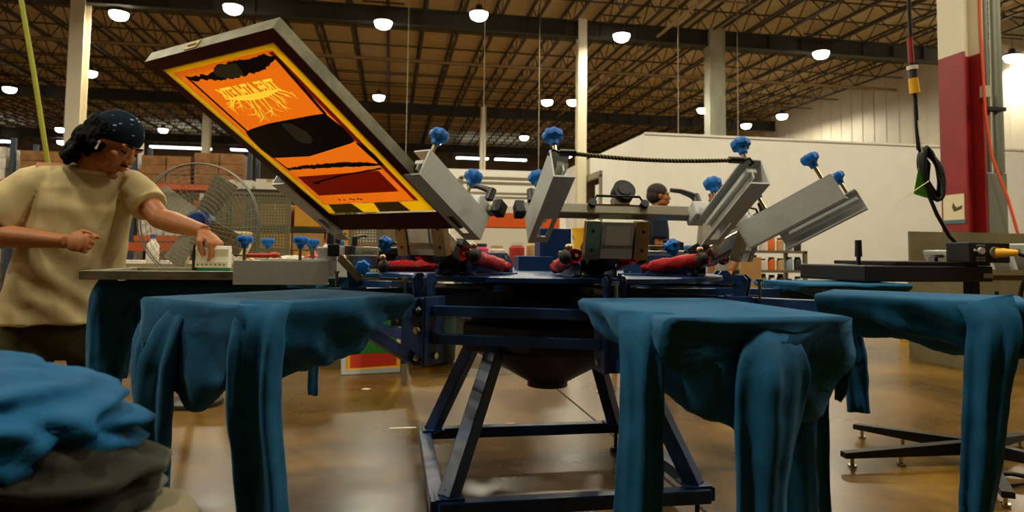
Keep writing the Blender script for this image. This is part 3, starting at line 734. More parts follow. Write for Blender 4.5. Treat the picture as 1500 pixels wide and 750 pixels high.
for k,lab in ((3,'blue shirt on a rear pallet behind the right side of the turntable'),(4,'blue shirt on the rearmost pallet, mostly hidden behind the machine'),(5,'blue shirt on the rear left pallet behind the flat screen clamp')):
    q=shirt_body(lab,k,lambda f: sm(.08,.12,f*2),k*1.7)
    if k==5: sleeve(q,[(1.20,.19,.82),(1.20,.21,.7),(1.21,.215,.5),(1.21,.215,.27)],[.08,.08,.075,.06],.022,(1,0,0),.7,'sleeve')

# ------------------------------------------------------------ flash dryer on the right
DARK=mat('dryer_black',(17,18,19),.5,.2,var=.3,vscale=8)
fd=thing('flash_dryer','black flash dryer panel on a post with spreading feet, beside the right hand pallet','flash dryer',(2.10,.05,0))
M5=Matrix.Translation((-.31,.10,0)) @ Matrix.Rotation(rad(5),4,'Z')
m=MB(); m.box((0,0,.909),(.74,.44,.074),M5); obj('heater_box',m,DARK,fd,bevel=.006)
m=MB(); m.box((.10,0,.957),(.56,.40,.018),M5); obj('top_plate',m,CAST,fd,bevel=.003)
m=MB(); m.box((.335,-.223,.902),(.055,.004,.022),M5); obj('maker_plate',m,mat('plate_silver',(170,164,140),.4,.6),fd)
m=MB(); m.cyl((-.25,-.05,.945),(-.25,-.05,1.0),.010,n=10,M=M5); m.cyl((-.25,-.05,.985),(-.25,-.05,1.065),.017,.015,n=14,M=M5); obj('lever_handle',m,BLACK,fd,smooth=50)
m=MB(); m.cyl((.16,-.1,.96),(.16,-.1,.99),.008,n=8,M=M5); m.cyl((.16,-.1,.985),(.16,-.1,1.0),.035,.03,n=18,M=M5); obj('hand_knob',m,BLACK,fd)
m=MB(); m.box((.02,-.02,.0+.50),(.05,.05,.76)); m.box((.02,-.02,.89),(.04,.04,.12)); obj('post',m,DARK,fd,bevel=.004)
obj('post_joint',MB().cyl((.02,-.02,.06),(.02,-.02,.15),.05,.04,n=16),DARK,fd)
for (x,y) in ((-.66,.02),(-.24,.50),(-.36,-.56),(.52,.20),(.35,-.5)):
    m=MB(); d=Vector((x,y,0)); n=Vector((-y,x,0)).normalized()*.024
    p=Vector((0.02,-.02,0)); q=d
    vs=[p+n+Vector((0,0,.05)),p-n+Vector((0,0,.05)),p-n+Vector((0,0,.115)),p+n+Vector((0,0,.115)),q+n+Vector((0,0,.045)),q-n+Vector((0,0,.045)),q-n+Vector((0,0,.072)),q+n+Vector((0,0,.072))]
    m.add(vs,[(0,1,2,3),(4,7,6,5),(0,4,5,1),(1,5,6,2),(2,6,7,3),(3,7,4,0)])
    lg=obj('foot_leg',m,DARK,fd,bevel=.003)
    for f in (.93,.55):
        g=MB(); g.cyl(d*f+Vector((0,0,0)),d*f+Vector((0,0,.05)),.009,n=8); g.cyl(d*f,d*f+Vector((0,0,.012)),.02,n=12); obj('levelling_pad',g,CHROME,lg)
m=MB(); m.box((.03,-.05,1.012),(.225,.14,.098)); cbx=obj('control_box',m,DARK,fd,bevel=.006)
m=MB(); m.cyl((-.025,-.121,1.02),(-.025,-.135,1.02),.016,n=16); m.cyl((-.055,-.121,1.022),(-.055,-.128,1.022),.006,n=8); obj('dial',m,ALU,cbx)
m=MB()
for i in range(3): m.box((-.02+.0*i,-.1205,1.046-.058*i if i<2 else .975),(.05,.001,.007))
obj('printed_legend',m,mat('legend_grey',(128,132,128),.6),cbx)
m=MB(); m.cyl((.055,-.120,1.012),(.055,-.130,1.012),.028,n=20); obj('socket',m,mat('socket_grey',(120,116,90),.5),cbx,smooth=40)
YEL=mat('yellow_plug',(240,178,22),.45)
pc=thing('plug_and_lead','black power lead with a yellow plug pushed into the dryers control box','power lead',(2.155,-.081,1.012))
m=MB(); m.lathe([(.021,-.0),(.022,.03),(.018,.05),(.016,.075),(.010,.085)],14,M=Mx(rot=(PI/2,0,0)) @ Mx(rot=(0,rad(28),0))); obj('plug',m,YEL,pc,smooth=50)
m=MB(); m.tube([(.045,-.07,-.003),(.075,-.085,-.02),(.085,-.08,-.08),(.07,-.06,-.16),(.06,-.05,-.24),(.03,-.02,-.45),(-.02,.0,-.75),(-.07,.02,-.97)],.010,8); obj('lead',m,BLACK,pc,smooth=60)
tag(obj('looped_cord',MB().tube([(2.0+.16*math.cos(a*.35)-.0,-.22+.07*math.sin(a*.35),.012+.006*math.sin(a)) for a in range(40)]+[(2.12,-.06,.02),(2.16,-.03,.08),(2.17,-.02,.3),(2.19,-.05,.62),(2.17,-.06,.83)],.008,7),RUBBER,smooth=60),'black cord lying in loops on the floor under the right hand pallet','cord')
# hanging drop cable with coil
dc=thing('drop_cable','black power cable dropping from the roof with a yellow coupling and a tied coil','cable',(1.88,.09,1.0))
m=MB(); m.tube([(-.05,0,9.0),(-.04,-.01,3),(-.03,-.013,1.27),(-.01,0,.9),(.005,0,.78),(.02,.01,.6),(.03,.015,.52)],.0095,8); obj('upper_cable',m,RUBBER,dc,smooth=60)
m=MB(); m.cyl((-.012,0,.955),(-.020,-.002,1.08),.014,n=10); obj('red_tape',m,mat('red_tape',(150,36,28),.5),dc)
m=MB(); m.cyl((.004,0,.80),(-.004,0,.875),.024,.022,n=16); obj('yellow_coupling',m,YEL,dc,smooth=40)
m=MB(); m.cyl((-.004,0,.875),(-.008,0,.935),.021,n=16); m.cyl((-.007,0,.918),(-.009,0,.938),.026,n=16,mi=1); obj('coupling_body',m,[mat('grey_black',(60,60,62),.4),WHITE],dc,smooth=40)
for i in range(5):
    pts=[]; a0=.06+.006*i; rx=.042+.008*(i%3); rz=.13-.012*(i%4)
    for j in range(25):
        an=2*PI*j/24; pts.append((.075+rx*math.sin(an)*(1)-.03*math.cos(an)+.006*i,.01*math.sin(an*2+i)+.010*(i-2),.40+rz*math.cos(an)))
    obj('cable_loop',MB().tube(pts[:-1],.0095,7,closed=True),RUBBER,dc,smooth=60)
m=MB(); m.tube([(.03,.015,.53),(.09,.02,.45),(.075,.02,.32),(.13,.02,.2),(.19,.01,.09),(.235,.0,.045)],.0095,8); obj('lower_cable',m,RUBBER,dc,smooth=60)
obj('green_tag',MB().prism([(.0,.30),(.075,.28),(.085,.40),(.03,.43)],-.02,-.018,Mx(rot=(PI/2,0,0))),mat('green_tag',(96,190,44),.6),dc)
m=MB(); m.tube([(.045,-.03,.36),(-.06,-.04,.30),(-.16,-.05,.245)],.0025,5); obj('cable_tie',m,PAPER,dc); m=MB(); m.tube([(.02,-.02,.5),(.005,-.02,.6),(.0,-.02,.66)],.0025,5); obj('cable_tie',m,PAPER,dc)

# yellow strap hanging at the far left
ys=MB(); ys.tube([(-4.0,3.70,9.9),(-3.95,3.698,3.3),(-3.79,3.71,2.49),(-3.68,3.73,1.86),(-3.60,3.74,1.4)],.022,8)
tag(obj('air_hose',ys,mat('yellow_green_hose',(150,150,20),.5),smooth=60),'yellow green hose hanging from the roof at the left behind the printer','hose')

# screen rack at right: tan bin with leaning bare screens
TAN=mat('tan_sheet_metal',(112,100,66),.6,var=.3,vscale=5)
rk=thing('screen_rack','tan metal rack at right by the red column holding leaning aluminium screens','rack',(5.12,2.75,0))
m=MB(); m.box((0,-.33,.42),(1.5,.03,.84)); obj('front_panel',m,TAN,rk)
m=MB(); m.box((0,.33,.62),(1.5,.03,1.24)); obj('back_panel',m,TAN,rk)
m=MB(); m.box((-.75,0,.46),(.03,.69,.92)); obj('side_panel',m,TAN,rk); m=MB(); m.box((.75,0,.62),(.03,.69,1.24)); obj('side_panel',m,TAN,rk)
m=MB(); m.box((0,0,.66),(1.47,.66,.03)); obj('shelf',m,TAN,rk)
m=MB(); m.box((0,-.34,.86),(1.54,.05,.05)); obj('rail',m,TAN,rk)
lab=['narrow','second','wide bright','third','fourth','last']
pl_=['leftmost leaning aluminium screen in the tan rack','second aluminium screen from left leaning in the tan rack','third aluminium screen from left, brightest of the row in the tan rack','fourth aluminium screen from left leaning in the tan rack','fifth aluminium screen from left leaning in the tan rack','rightmost aluminium screen leaning in the tan rack']
for i,x in enumerate((-.52,-.36,-.12,.06,.22,.42)):
    t=thing('bare_screen',pl_[i],'printing screen',(5.12+x,2.72,.676),(0,rad(-20),0),'screens in the tan rack')
    hh=.47 if i>1 else .40; tk=.035
    for nm_,c,d in (('frame_side',(0,-.26,hh/2),(tk,.04,hh)),('frame_side',(0,.26,hh/2),(tk,.04,hh)),('frame_end',(0,0,.02),(tk,.48,.04)),('frame_end',(0,0,hh-.02),(tk,.48,.04))):
        obj(nm_,MB().box(c,d),ALU,t)
    obj('mesh',MB().box((-.012,0,hh/2),(.002,.48,hh-.08)),mat('grey_mesh%d'%i,(150,146,130),.6),t)

# goods shelf in front of the partition, boxes
SHM=mat('shelf_grey',(118,110,86),.5,.3)
gs=thing('goods_shelf','grey metal shelf unit stacked with jars and packets right of the press','shelf unit',(3.72,4.7,0))
for x in(-.45,.45):
    for y in(-.2,.2): obj('upright',MB().box((x,y,.52),(.04,.04,1.04)),SHM,gs)
for z in (.12,.55,.80,1.03): obj('shelf',MB().box((0,0,z),(.94,.44,.03)),SHM,gs)
def jar(loc,r,h,m,label,cat,grp,cap=None,nm='jar'):
    b=MB(); b.lathe([(r*.95,0),(r,.01),(r,h*.78),(r*.75,h*.86),(r*.72,h*.88)],14)
    o=obj(nm,b,m,loc=loc,smooth=40); tag(o,label,cat,grp)
    obj('lid',MB().cyl((0,0,h*.87),(0,0,h),r*.8,n=14),cap or BLACK,o); return o
cols={'white':(222,214,196),'orange':(226,110,34),'grey blue':(130,150,160),'green':(96,128,60),'tan':(196,166,110),'dark':(44,40,36),'red':(176,44,32),'yellow':(232,186,50),'pink':(214,60,110),'blue':(40,84,160)}
CM={k_:mat('pack_'+k_.replace(' ','_'),v,.6) for k_,v in cols.items()}
rs=random.Random(5)
for z,hmax,nm_ in ((.565,.21,'middle'),(.815,.18,'upper'),(1.045,.2,'top')):
    order=['grey blue','grey blue','orange','green','white','dark','tan','white'] if z<.6 else ['white','tan','dark','white','orange','tan','grey blue','dark']
    for i,cn in enumerate(order):
        x=3.72-.40+i*.113
        jar((x,4.56,z),.042,rs.uniform(.7,1)*hmax,CM[cn],'%s jar on the %s shelf of the goods unit, number %s from its left end'%(cn,nm_,words[i]) if False else '%s jar, %s from left on the %s level of the grey goods shelf'%(cn,words[i],nm_),'jar','jars on the goods shelf')
CARD=mat('cardboard',(176,134,78),.8,var=.12,vscale=6); CARDT=mat('packing_tape',(196,160,104),.4)
def carton(loc,size,label,group=None,rz=0,m=None,nm='carton'):
    b=MB().box((0,0,size[2]/2),size); o=obj(nm,b,m or CARD,loc=loc,rot=(0,0,rz)); tag(o,label,'box',group)
    tp=MB().box((0,0,size[2]+.001),(size[0]*1.002,.06,.003)); tp.box((0,-size[1]/2-.001,size[2]*.86),(.06,.003,size[2]*.28)); obj('tape',tp,CARDT,o); return o
carton((2.90,4.0,.0),(.62,.5,.52),'lower tan carton of the two beside the goods shelf')
carton((2.90,4.0,.525),(.56,.46,.44),'upper tan carton of the two beside the goods shelf',rz=rad(4))
carton((2.25,4.4,.0),(.5,.5,.6),'lone squat carton on the floor left of the tan stack')
# big plain things behind: dryer hood with an orange stripe, pipe gantry, yellow bucket
dh=thing('conveyor_dryer','white conveyor dryer hood with an orange stripe behind the press','dryer',(.95,6.6,0))
m=MB(); m.box((0,0,1.12),(1.5,1.2,.40)); obj('hood',m,WHITE,dh,bevel=.02)
obj('stripe',MB().box((-.05,-.606,1.41),(1.3,.012,.19)),mat('orange_stripe',(232,98,22),.5),dh)
m=MB(); m.box((-.05,0,1.46),(1.3,1.19,.28)); obj('upper_hood',m,WHITE,dh,bevel=.01)
for x in(-.65,.65):
    for y in(-.5,.5): obj('leg',MB().box((x,y,.46),(.06,.06,.92)),SHM,dh)
obj('belt_bed',MB().box((0,0,.86),(2.6,.9,.08)),SHM,dh)
PG=mat('gantry_pipe',(170,162,138),.4,.5)
gt=thing('pipe_gantry','grey square tube frame standing in front of the low white wall','frame',(1.2,8.6,0))
for x in(-.75,.75):
    for y in(-.4,.4): obj('upright',MB().box((x,y,1.1),(.05,.05,2.2)),PG,gt)
for y in(-.4,.4): obj('rail',MB().box((0,y,2.2),(1.55,.05,.05)),PG,gt); obj('rail',MB().box((0,y,1.95),(1.55,.04,.04)),PG,gt)
for x in(-.75,.75): obj('rail',MB().box((x,0,2.2),(.05,.8,.05)),PG,gt)
it=thing('ink_table','low grey steel table of ink pots standing behind the press','table',(.35,2.55,0))
obj('tabletop',MB().box((0,0,.86),(1.9,.6,.03)),SHM,it)
for x in(-.9,.9):
    for y in(-.26,.26): obj('leg',MB().box((x,y,.42),(.04,.04,.85)),SHM,it)
yb=MB(); yb.lathe([(.12,0),(.145,.30),(.15,.30),(.15,.315)],24)
yb_=obj('yellow_bucket',yb,mat('yellow_bucket',(240,182,20),.5),loc=(.93,2.5,.875),smooth=40); tag(yb_,'yellow plastic bucket behind the middle print head','bucket')
bh=MB().tube([(.15*math.cos(a*PI/12),-.02-.0*a,.26-.10*math.sin(a*PI/12)) for a in range(13)],.004,6); obj('bail',bh,CHROME,yb_)
for i,(x,cn,h) in enumerate(((-.52,'red',.14),(-.38,'pink',.20),(-.24,'blue',.13),(-.10,'white',.19),(.03,'pink',.13),(.17,'white',.12),(.31,'red',.14),(.46,'tan',.16),(.60,'white',.22),(1.13,'orange',.2),(1.22,'white',.14))):
    jar((x,2.42+.05*(i%3),.876),.062,h*1.35,CM[cn],'%s ink pot, %s from left on the table behind the press'%(cn,(words+['tenth','eleventh'])[i]),'ink pot','ink pots behind the press',nm='ink_pot',cap=CM[['white','dark','tan'][i%3]])

# ------------------------------------------------------------ people
def remesh(mb, voxel, smooth_it, name, mat_, parent=None, sfac=.5):
    me=mb.mesh(name+'_raw'); fixn(me)
    o=bpy.data.objects.new('tmp',me); COL.objects.link(o)
    r=o.modifiers.new('r','REMESH'); r.mode='VOXEL'; r.voxel_size=voxel; r.use_smooth_shade=True
    if smooth_it:
        s_=o.modifiers.new('s','SMOOTH'); s_.iterations=smooth_it; s_.factor=sfac
    dg=bpy.context.evaluated_depsgraph_get(); dg.update(); out=bpy.data.meshes.new_from_object(o.evaluated_get(dg)); out.name=name
    bpy.data.objects.remove(o); bpy.data.meshes.remove(me)
    out.polygons.foreach_set('use_smooth',[True]*len(out.polygons))
    return out
def basis(o,X,Z):
    X=Vector(X).normalized(); Z=Vector(Z); Y=Z.cross(X).normalized(); Z=X.cross(Y)
    M=Matrix((X,Y,Z)).transposed().to_4x4(); M.translation=Vector(o); return M
def hand(mb,M,thumb,curl,spread=.0,tcurl=.6):
    # palm along +x, back of the hand +z, thumb on the +y side times `thumb`
    mb.ell((.045,0,0),(.052,.040,.015),M); mb.ell((.02,thumb*.018,-.006),(.030,.022,.014),M); mb.ell((.075,0,.002),(.022,.041,.013),M)
    for i,(y,L,r) in enumerate(((.031,.072,.0088),(.0105,.080,.0092),(-.0105,.074,.0088),(-.031,.058,.0078))):
        p=Vector((.084-.004*abs(i-1.2),y*thumb,.001)); a=0; pts=[Vector((.060,y*thumb*.9,0)),p]; rs_=[r*1.05,r*1.12]
        for sgm,cf in zip((.45,.30,.25),curl):
            a+=cf*(1+.06*i); d=Vector((math.cos(a),spread*y*thumb*6,-math.sin(a)))
            p=p+d*L*sgm; pts.append(p.copy()); rs_.append(r*(1.0 if sgm>.4 else .94 if sgm>.28 else .78))
        mb.tube(pts,rs_,10,M); mb.ell(pts[-1],(r*.8,r*.8,r*.8),M,nu=10,nv=6)
    b_=Vector((.018,thumb*.030,-.006)); p1=b_+Vector((.030,thumb*.020,-.010)); p2=p1+Vector((.030*math.cos(tcurl),thumb*(.012-.016*tcurl),-.030*math.sin(tcurl))); p3=p2+Vector((.022,-thumb*.010*tcurl,-.016*tcurl))
    mb.tube([b_,p1,p2,p3],[.014,.0125,.0108,.0088],10,M); mb.ell(p3,(.0085,.0085,.0085),M,nu=10,nv=6)
def head(mb,M):
    E_=lambda c,r: mb.ell(c,r,M,nu=20,nv=14)
    E_((-.012,0,.035),(.098,.076,.092)); E_((.035,0,-.03),(.060,.062,.085)); E_((.020,0,-.072),(.062,.056,.045)); E_((.074,0,-.106),(.020,.024,.019))
    mb.tube([(.085,0,.018),(.098,0,-.006),(.108,0,-.028)],[.009,.0105,.013],12,M); E_((.100,.012,-.033),(.011,.009,.009)); E_((.100,-.012,-.033),(.011,.009,.009)); E_((.1115,0,-.030),(.008,.009,.008))
    for s in(-1,1):
        E_((.079,s*.032,.024),(.016,.026,.009)); E_((.060,s*.046,-.024),(.024,.019,.020)); E_((-.006,s*.077,-.010),(.018,.009,.031)); E_((-.004,s*.083,-.002),(.010,.006,.02))
        E_((.072,s*.031,.006),(.017,.016,.012))
        E_((.02,s*.05,-.07),(.045,.016,.03))
    E_((.088,0,-.058),(.016,.025,.012)); E_((.0985,0,-.0595),(.0085,.020,.0058)); E_((.0965,0,-.0715),(.0085,.017,.0062))
def person_head_details(parent,M,eyecol):
    for s in(-1,1):
        m=MB(); m.ell((.0775,s*.0315,.0045),(.0125,.0135,.0085),M,nu=14,nv=10); e=obj('eye',m,eyecol,parent,smooth=180)
        m=MB(); m.tube([(.083,s*.018,-.001),(.0905,s*.027,-.0025),(.0905,s*.036,-.002),(.083,s*.047,.001)],[.0015,.0022,.0022,.0013],6,M); obj('eyelash',m,HAIR,parent,smooth=180)
        m=MB(); m.tube([(.091,s*.012,.026),(.0955,s*.024,.033),(.092,s*.040,.034),(.078,s*.054,.025)],[.003,.0045,.004,.0018],8,M); obj('eyebrow',m,HAIR,parent,smooth=180)

per=thing('person','man in beige t-shirt and dark head wrap bending over a flat screen with squeegee','person',(-2.08,.47,0))
PO=Vector((-2.08,.47,0)); Lc=lambda x,y,z: Vector((x,y,z))-PO
body=MB()
MH=Matrix.Translation(Lc(-1.872,.372,1.445)) @ Euler((0,0,rad(-20))).to_matrix().to_4x4() @ Euler((rad(-4),rad(33),0)).to_matrix().to_4x4() @ Matrix.Scale(1.10,4)
head(body,MH)
nk=MH @ Vector((-.03,0,-.075))
body.tube([nk,nk+Vector((-.035,.02,-.06)),Lc(-1.975,.44,1.25)],[.058,.060,.065],16)
sR=Lc(-2.185,.385,1.285); eR=Lc(-2.330,.335,1.035); wR=Lc(-1.955,.165,1.008); 
sL=Lc(-1.850,.50,1.285); eL=Lc(-1.665,.345,1.115); wL=Lc(-1.418,.105,1.056)
body.tube([Lc(-2.0,.44,1.29),Lc(-2.02,.44,1.15),Lc(-2.05,.46,.95),Lc(-2.08,.47,.80)],[.09,.13,.13,.13],18)
body.tube([sL+Vector((-.1,-.02,0)),sL,sR,sR+Vector((.05,0,0))],[.06,.066,.066,.06],14)
body.tube([sR,sR.lerp(eR,.5),eR],[.058,.053,.045],16); body.ell(eR,(.047,.047,.047))
body.tube([eR,eR.lerp(wR,.3),eR.lerp(wR,.8),wR],[.045,.047,.033,.028],16)
body.tube([sL,sL.lerp(eL,.5),eL],[.058,.053,.046],16); body.ell(eL,(.046,.046,.046))
body.tube([eL,eL.lerp(wL,.3),eL.lerp(wL,.8),wL],[.045,.047,.033,.028],16)
hand(body,basis(wR,(.93,-.30,-.06),(-.25,-.93,.25)),1,(1.25,1.5,.9),tcurl=.9)
hand(body,basis(wL,(.66,-.42,-.62),(.62,-.42,.66)),-1,(.72,.38,.25),tcurl=.75)
for s,(fx,fy) in ((-1,(-2.20,.42)),(1,(-1.95,.56))):
    hip=Lc(-2.08+s*.085,.47+s*.05,.82); kn=Lc(-2.08+s*.10,.45+s*.06,.46); an=Lc(fx,fy,.09)
    body.tube([hip,kn,an],[.085,.06,.042],14); body.tube([an,an+Vector((.02,-.01,-.05)),an+Vector((.16,-.10,-.06))],[.042,.042,.032],12)
bd=obj('body',remesh(body,.0048,2,'body',SKIN),SKIN,per,fix=False)
person_head_details(per,MH,mat('eye_dark',(60,48,38),.2))
m=MB()
m.ell((.0985,0,-.0490),(.008,.023,.0035),MH,nu=16,nv=8); obj('moustache',m,HAIR,per,smooth=180)
m=MB(); m.cyl((.012,-.088,-.018),(.018,-.090,-.040),.0045,n=8,M=MH); m.ell((.010,-.088,-.012),(.007,.006,.008),MH); obj('earbud',m,WHITE,per,smooth=60)
# hair: curls at the back and over the ears, head wrap on top
hb=MB(); rh=random.Random(11)
for i in range(420):
    th=rh.uniform(-1,1); ph=rh.uniform(0,1)
    a=PI+th*1.75; z=.06-.20*ph
    if abs(th)>.72 and z<-.035: continue
    rx=.100+.012*rh.random()+(.018 if z<-.02 else 0); ry=.082+.010*rh.random()+(.012 if z<-.02 else 0)
    c=Vector((-.014+rx*math.cos(a),ry*math.sin(a),z))
    if c.x>.030: continue
    r=rh.uniform(.010,.017); hb.ell(c,(r,r,r*1.15),MH,nu=8,nv=6)
for i in range(120):
    a=PI+rh.uniform(-1,1)*1.1; c=Vector((-.025+.09*math.cos(a),.075*math.sin(a),rh.uniform(-.155,-.10))); r=rh.uniform(.010,.016); hb.ell(c,(r,r,r*1.2),MH,nu=8,nv=6)
hb.ell((-.03,0,-.02),(.088,.078,.10),MH)
obj('hair',remesh(hb,.0055,1,'hair',HAIR),HAIR,per,fix=False)
WRAP=mat('navy_head_wrap',(14,24,38),.8,bump=.3,bscale=60,var=.5,vscale=40,spec=.05)
def wrap_mat():
    m=WRAP; nt=m.node_tree; N=nt.nodes; L=nt.links; P=N['Principled BSDF']
    vo=N.new('ShaderNodeTexVoronoi'); vo.inputs['Scale'].default_value=34; mp=N.new('ShaderNodeMapping'); mp.inputs['Scale'].default_value=(.6,.6,1.5)
    tc=N.new('ShaderNodeTexCoord'); L.new(tc.outputs['Object'],mp.inputs[0]); L.new(mp.outputs[0],vo.inputs['Vector'])
    cr=N.new('ShaderNodeValToRGB'); cr.color_ramp.elements[0].position=.14; cr.color_ramp.elements[0].color=(.30,.34,.36,1); cr.color_ramp.elements[1].position=.2; cr.color_ramp.elements[1].color=(.006,.012,.022,1)
    L.new(vo.outputs['Distance'],cr.inputs[0]); L.new(cr.outputs[0],P.inputs['Base Color'])
wrap_mat()
hw_=MB(); vs=[];fs=[]; nu,nv=48,18
for i in range(nv+1):
    el=PI/2-(PI/2+.32)*i/nv
    for j in range(nu):
        a=2*PI*j/nu; fb=math.cos(a)
        e=el if el>0 else el*(1.0 if fb<.2 else 1.0-.9*(fb-.2))
        rr_=1.045+.012*math.sin(a*7+i*.8)*(i/nv)+.01*nz(math.cos(a)*2,math.sin(a)*2,el*2,1.6)
        vs.append((-.014+.101*rr_*math.cos(e)*math.cos(a),.080*rr_*math.cos(e)*math.sin(a),.034+.096*rr_*math.sin(e)+ .012*fb*(i/nv)))
for i in range(nv):
    for j in range(nu): fs.append((i*nu+j,i*nu+(j+1)%nu,(i+1)*nu+(j+1)%nu,(i+1)*nu+j))
hw_.add(vs,fs,MH)
hw_.tube([(-.115,0,.02),(-.135,.015,-.01),(-.13,.03,-.06)],[.016,.014,.008],8,MH)
obj('head_wrap',hw_,WRAP,per,smooth=180)
# t-shirt
sh=MB()
def ringloft(mb,rings,n=40,M=None,cap=True):
    vs=[];fs=[]
    for (c,a,b_,rz,tl) in rings:
        for j in range(n):
            an=2*PI*j/n; x=a*math.copysign(abs(math.cos(an))**.8,math.cos(an)); y=b_*math.copysign(abs(math.sin(an))**.8,math.sin(an))
            X=x*math.cos(rz)-y*math.sin(rz); Y=x*math.sin(rz)+y*math.cos(rz); vs.append((c[0]+X,c[1]+Y,c[2]+tl*x))
    for i in range(len(rings)-1):
        for j in range(n): fs.append((i*n+j,i*n+(j+1)%n,(i+1)*n+(j+1)%n,(i+1)*n+j))
    fs.append(tuple(range(n))[::-1]); fs.append(tuple((len(rings)-1)*n+j for j in range(n)))
    return mb.add(vs,fs,M)
rz_=rad(22)
sr=lambda x,y,z,a,b_,t=0: (Lc(x,y,z),a,b_,rz_,t)
ringloft(sh,[sr(-2.085,.47,.655,.235,.165),sr(-2.085,.47,.70,.233,.163),sr(-2.08,.47,.80,.225,.158),sr(-2.065,.465,.92,.215,.153),sr(-2.04,.45,1.05,.205,.143),sr(-2.02,.445,1.15,.20,.135),sr(-2.01,.445,1.24,.195,.12),sr(-2.005,.445,1.30,.165,.095),sr(-1.99,.44,1.335,.105,.078)])
sh.tube([sR+Vector((.12,.035,.015)),sR+Vector((.05,.015,-.012)),sR+Vector((.0,0,-.035)),sR.lerp(eR,.42),sR.lerp(eR,.80)],[.05,.078,.090,.096,.099],20)
sh.tube([sL+Vector((-.12,-.035,.01)),sL+Vector((-.05,-.015,-.008)),sL+Vector((0,0,-.02)),sL.lerp(eL,.35),sL.lerp(eL,.68)],[.05,.074,.082,.082,.080],20)
sme=remesh(sh,.008,4,'t_shirt',SHIRT)
for v in sme.vertices:
    p=v.co; n_=v.normal
    q=p+PO
    low=max(0,min(1,(1.15-q.z)/.3))
    d=.011*math.sin((q.x*.9+q.z*1.1)*40+3*nz(q.x,q.y,q.z,4))*(.25+.5*low)*max(0,nz(q.x+3,q.y,q.z,5)+.25)
    d+=.007*nz(q.x*1.6,q.y,q.z*.5,7)*low+.0025*nz(q.x,q.y,q.z,16)
    v.co=p+n_*d
sme.update()
obj('t_shirt',sme,SHIRT,per,fix=False)
# rib collar
m=MB(); cN=Lc(-1.985,.435,1.335)
m.tube([cN+Vector((.088*math.cos(a*PI/12)*1.0,.075*math.sin(a*PI/12),-.018*math.cos(a*PI/12+.8)-.004)) for a in range(24)],.010,8,closed=True); obj('collar',m,SHIRT,per,smooth=180)
tr=MB()
ringloft(tr,[sr(-2.085,.47,.86,.19,.135),sr(-2.085,.47,.74,.20,.14),sr(-2.085,.47,.60,.205,.14),sr(-2.085,.47,.50,.17,.11)])
for s,(fx,fy) in ((-1,(-2.20,.42)),(1,(-1.95,.56))):
    hip=Lc(-2.08+s*.10,.47+s*.045,.72); kn=Lc(-2.08+s*.115,.45+s*.06,.42); an=Lc(fx,fy,.10)
    tr.tube([hip,kn,an],[.115,.10,.088],20)
tme=remesh(tr,.01,3,'trousers',OLIVE)
for v in tme.vertices:
    q=v.co; v.co=q+v.normal*(.006*nz(q.x,q.y,q.z,9)+.004*math.sin(q.z*50+q.x*20)*max(0,nz(q.x,q.y,q.z+4,5)))
obj('trousers',tme,OLIVE,per,fix=False)
for s,(fx,fy) in ((-1,(-2.20,.42)),(1,(-1.95,.56))):
    m=MB(); a=Lc(fx,fy,.05); m.tube([a+Vector((-.07,.05,-.012)),a+Vector((0,0,-.005)),a+Vector((.10,-.06,-.015)),a+Vector((.19,-.115,-.025))],[.045,.05,.046,.03],14); obj('shoe',m,RUBBER,per,smooth=180)

# background people
def far_person(label,x,y,h,face,shirtm,hairm):
    t=thing('person',label,'person',(x,y,0),(0,0,face))
    s=h/1.72; S=Matrix.Scale(s,4)
    b_=MB(); head(b_,S@Matrix.Translation((.02,0,1.60)))
    b_.tube([(.0,0,1.53),(-.02,0,1.42)],[.054,.062],12,S)
    for q in(-1,1):
        b_.tube([(-.02,q*.19,1.38),(-.03,q*.24,1.10),(.10,q*.22,.90)],[.05,.043,.03],12,S); hand(b_,S@basis((.10,q*.22,.90),(.7,0,-.7),(.7,0,.7)),1 if q<0 else -1,(.4,.4,.3))
        b_.tube([(0,q*.09,.86),(.0,q*.10,.46),(-.02,q*.10,.06)],[.08,.055,.04],12,S); b_.tube([(-.02,q*.10,.05),(.14,q*.11,.035)],[.04,.03],10,S)
    b_.tube([(-.02,0,1.42),(-.02,0,1.2),(0,0,.85)],[.10,.13,.13],14,S)
    obj('body',remesh(b_,.008,2,'body',SKIN),SKIN,t,fix=False)
    m=MB(); 
    ringloft(m,[((0,0,.86),.12,.185,0,0),((-.01,0,1.05),.125,.185,0,0),((-.02,0,1.25),.13,.20,0,0),((-.02,0,1.37),.11,.20,0,0),((-.02,0,1.45),.07,.10,0,0)],24,S)
    for q in(-1,1): m.tube([(-.02,q*.15,1.38),(-.02,q*.20,1.36),(-.025,q*.235,1.15)],[.075,.078,.075],14,S)
    obj('t_shirt',remesh(m,.012,3,'t_shirt',shirtm),shirtm,t,fix=False)
    m=MB()
    for q in(-1,1): m.tube([(0,q*.085,.90),(.0,q*.10,.46),(-.02,q*.10,.08)],[.115,.085,.07],14,S)
    obj('trousers',m,OLIVE,t,smooth=60)
    m=MB(); m.ell((-.005,0,1.645),(.108,.086,.092),S); m.ell((-.035,0,1.60),(.082,.083,.085),S); obj('hair',m,hairm,t,smooth=180)
    person_head_details(t,S@Matrix.Translation((.02,0,1.60)),HAIR)
    return t
far_person('person with short dark hair and dark t-shirt standing behind the middle print head',2.02,3.75,1.70,rad(-12),DENIM,mat('dark_brown_hair',(38,24,16),.7,bump=.6,bscale=80))
far_person('person in a grey top, nearly hidden behind the raised right clamp arm',2.30,2.95,1.62,rad(200),mat('grey_top',(150,144,130),.9),HAIR)

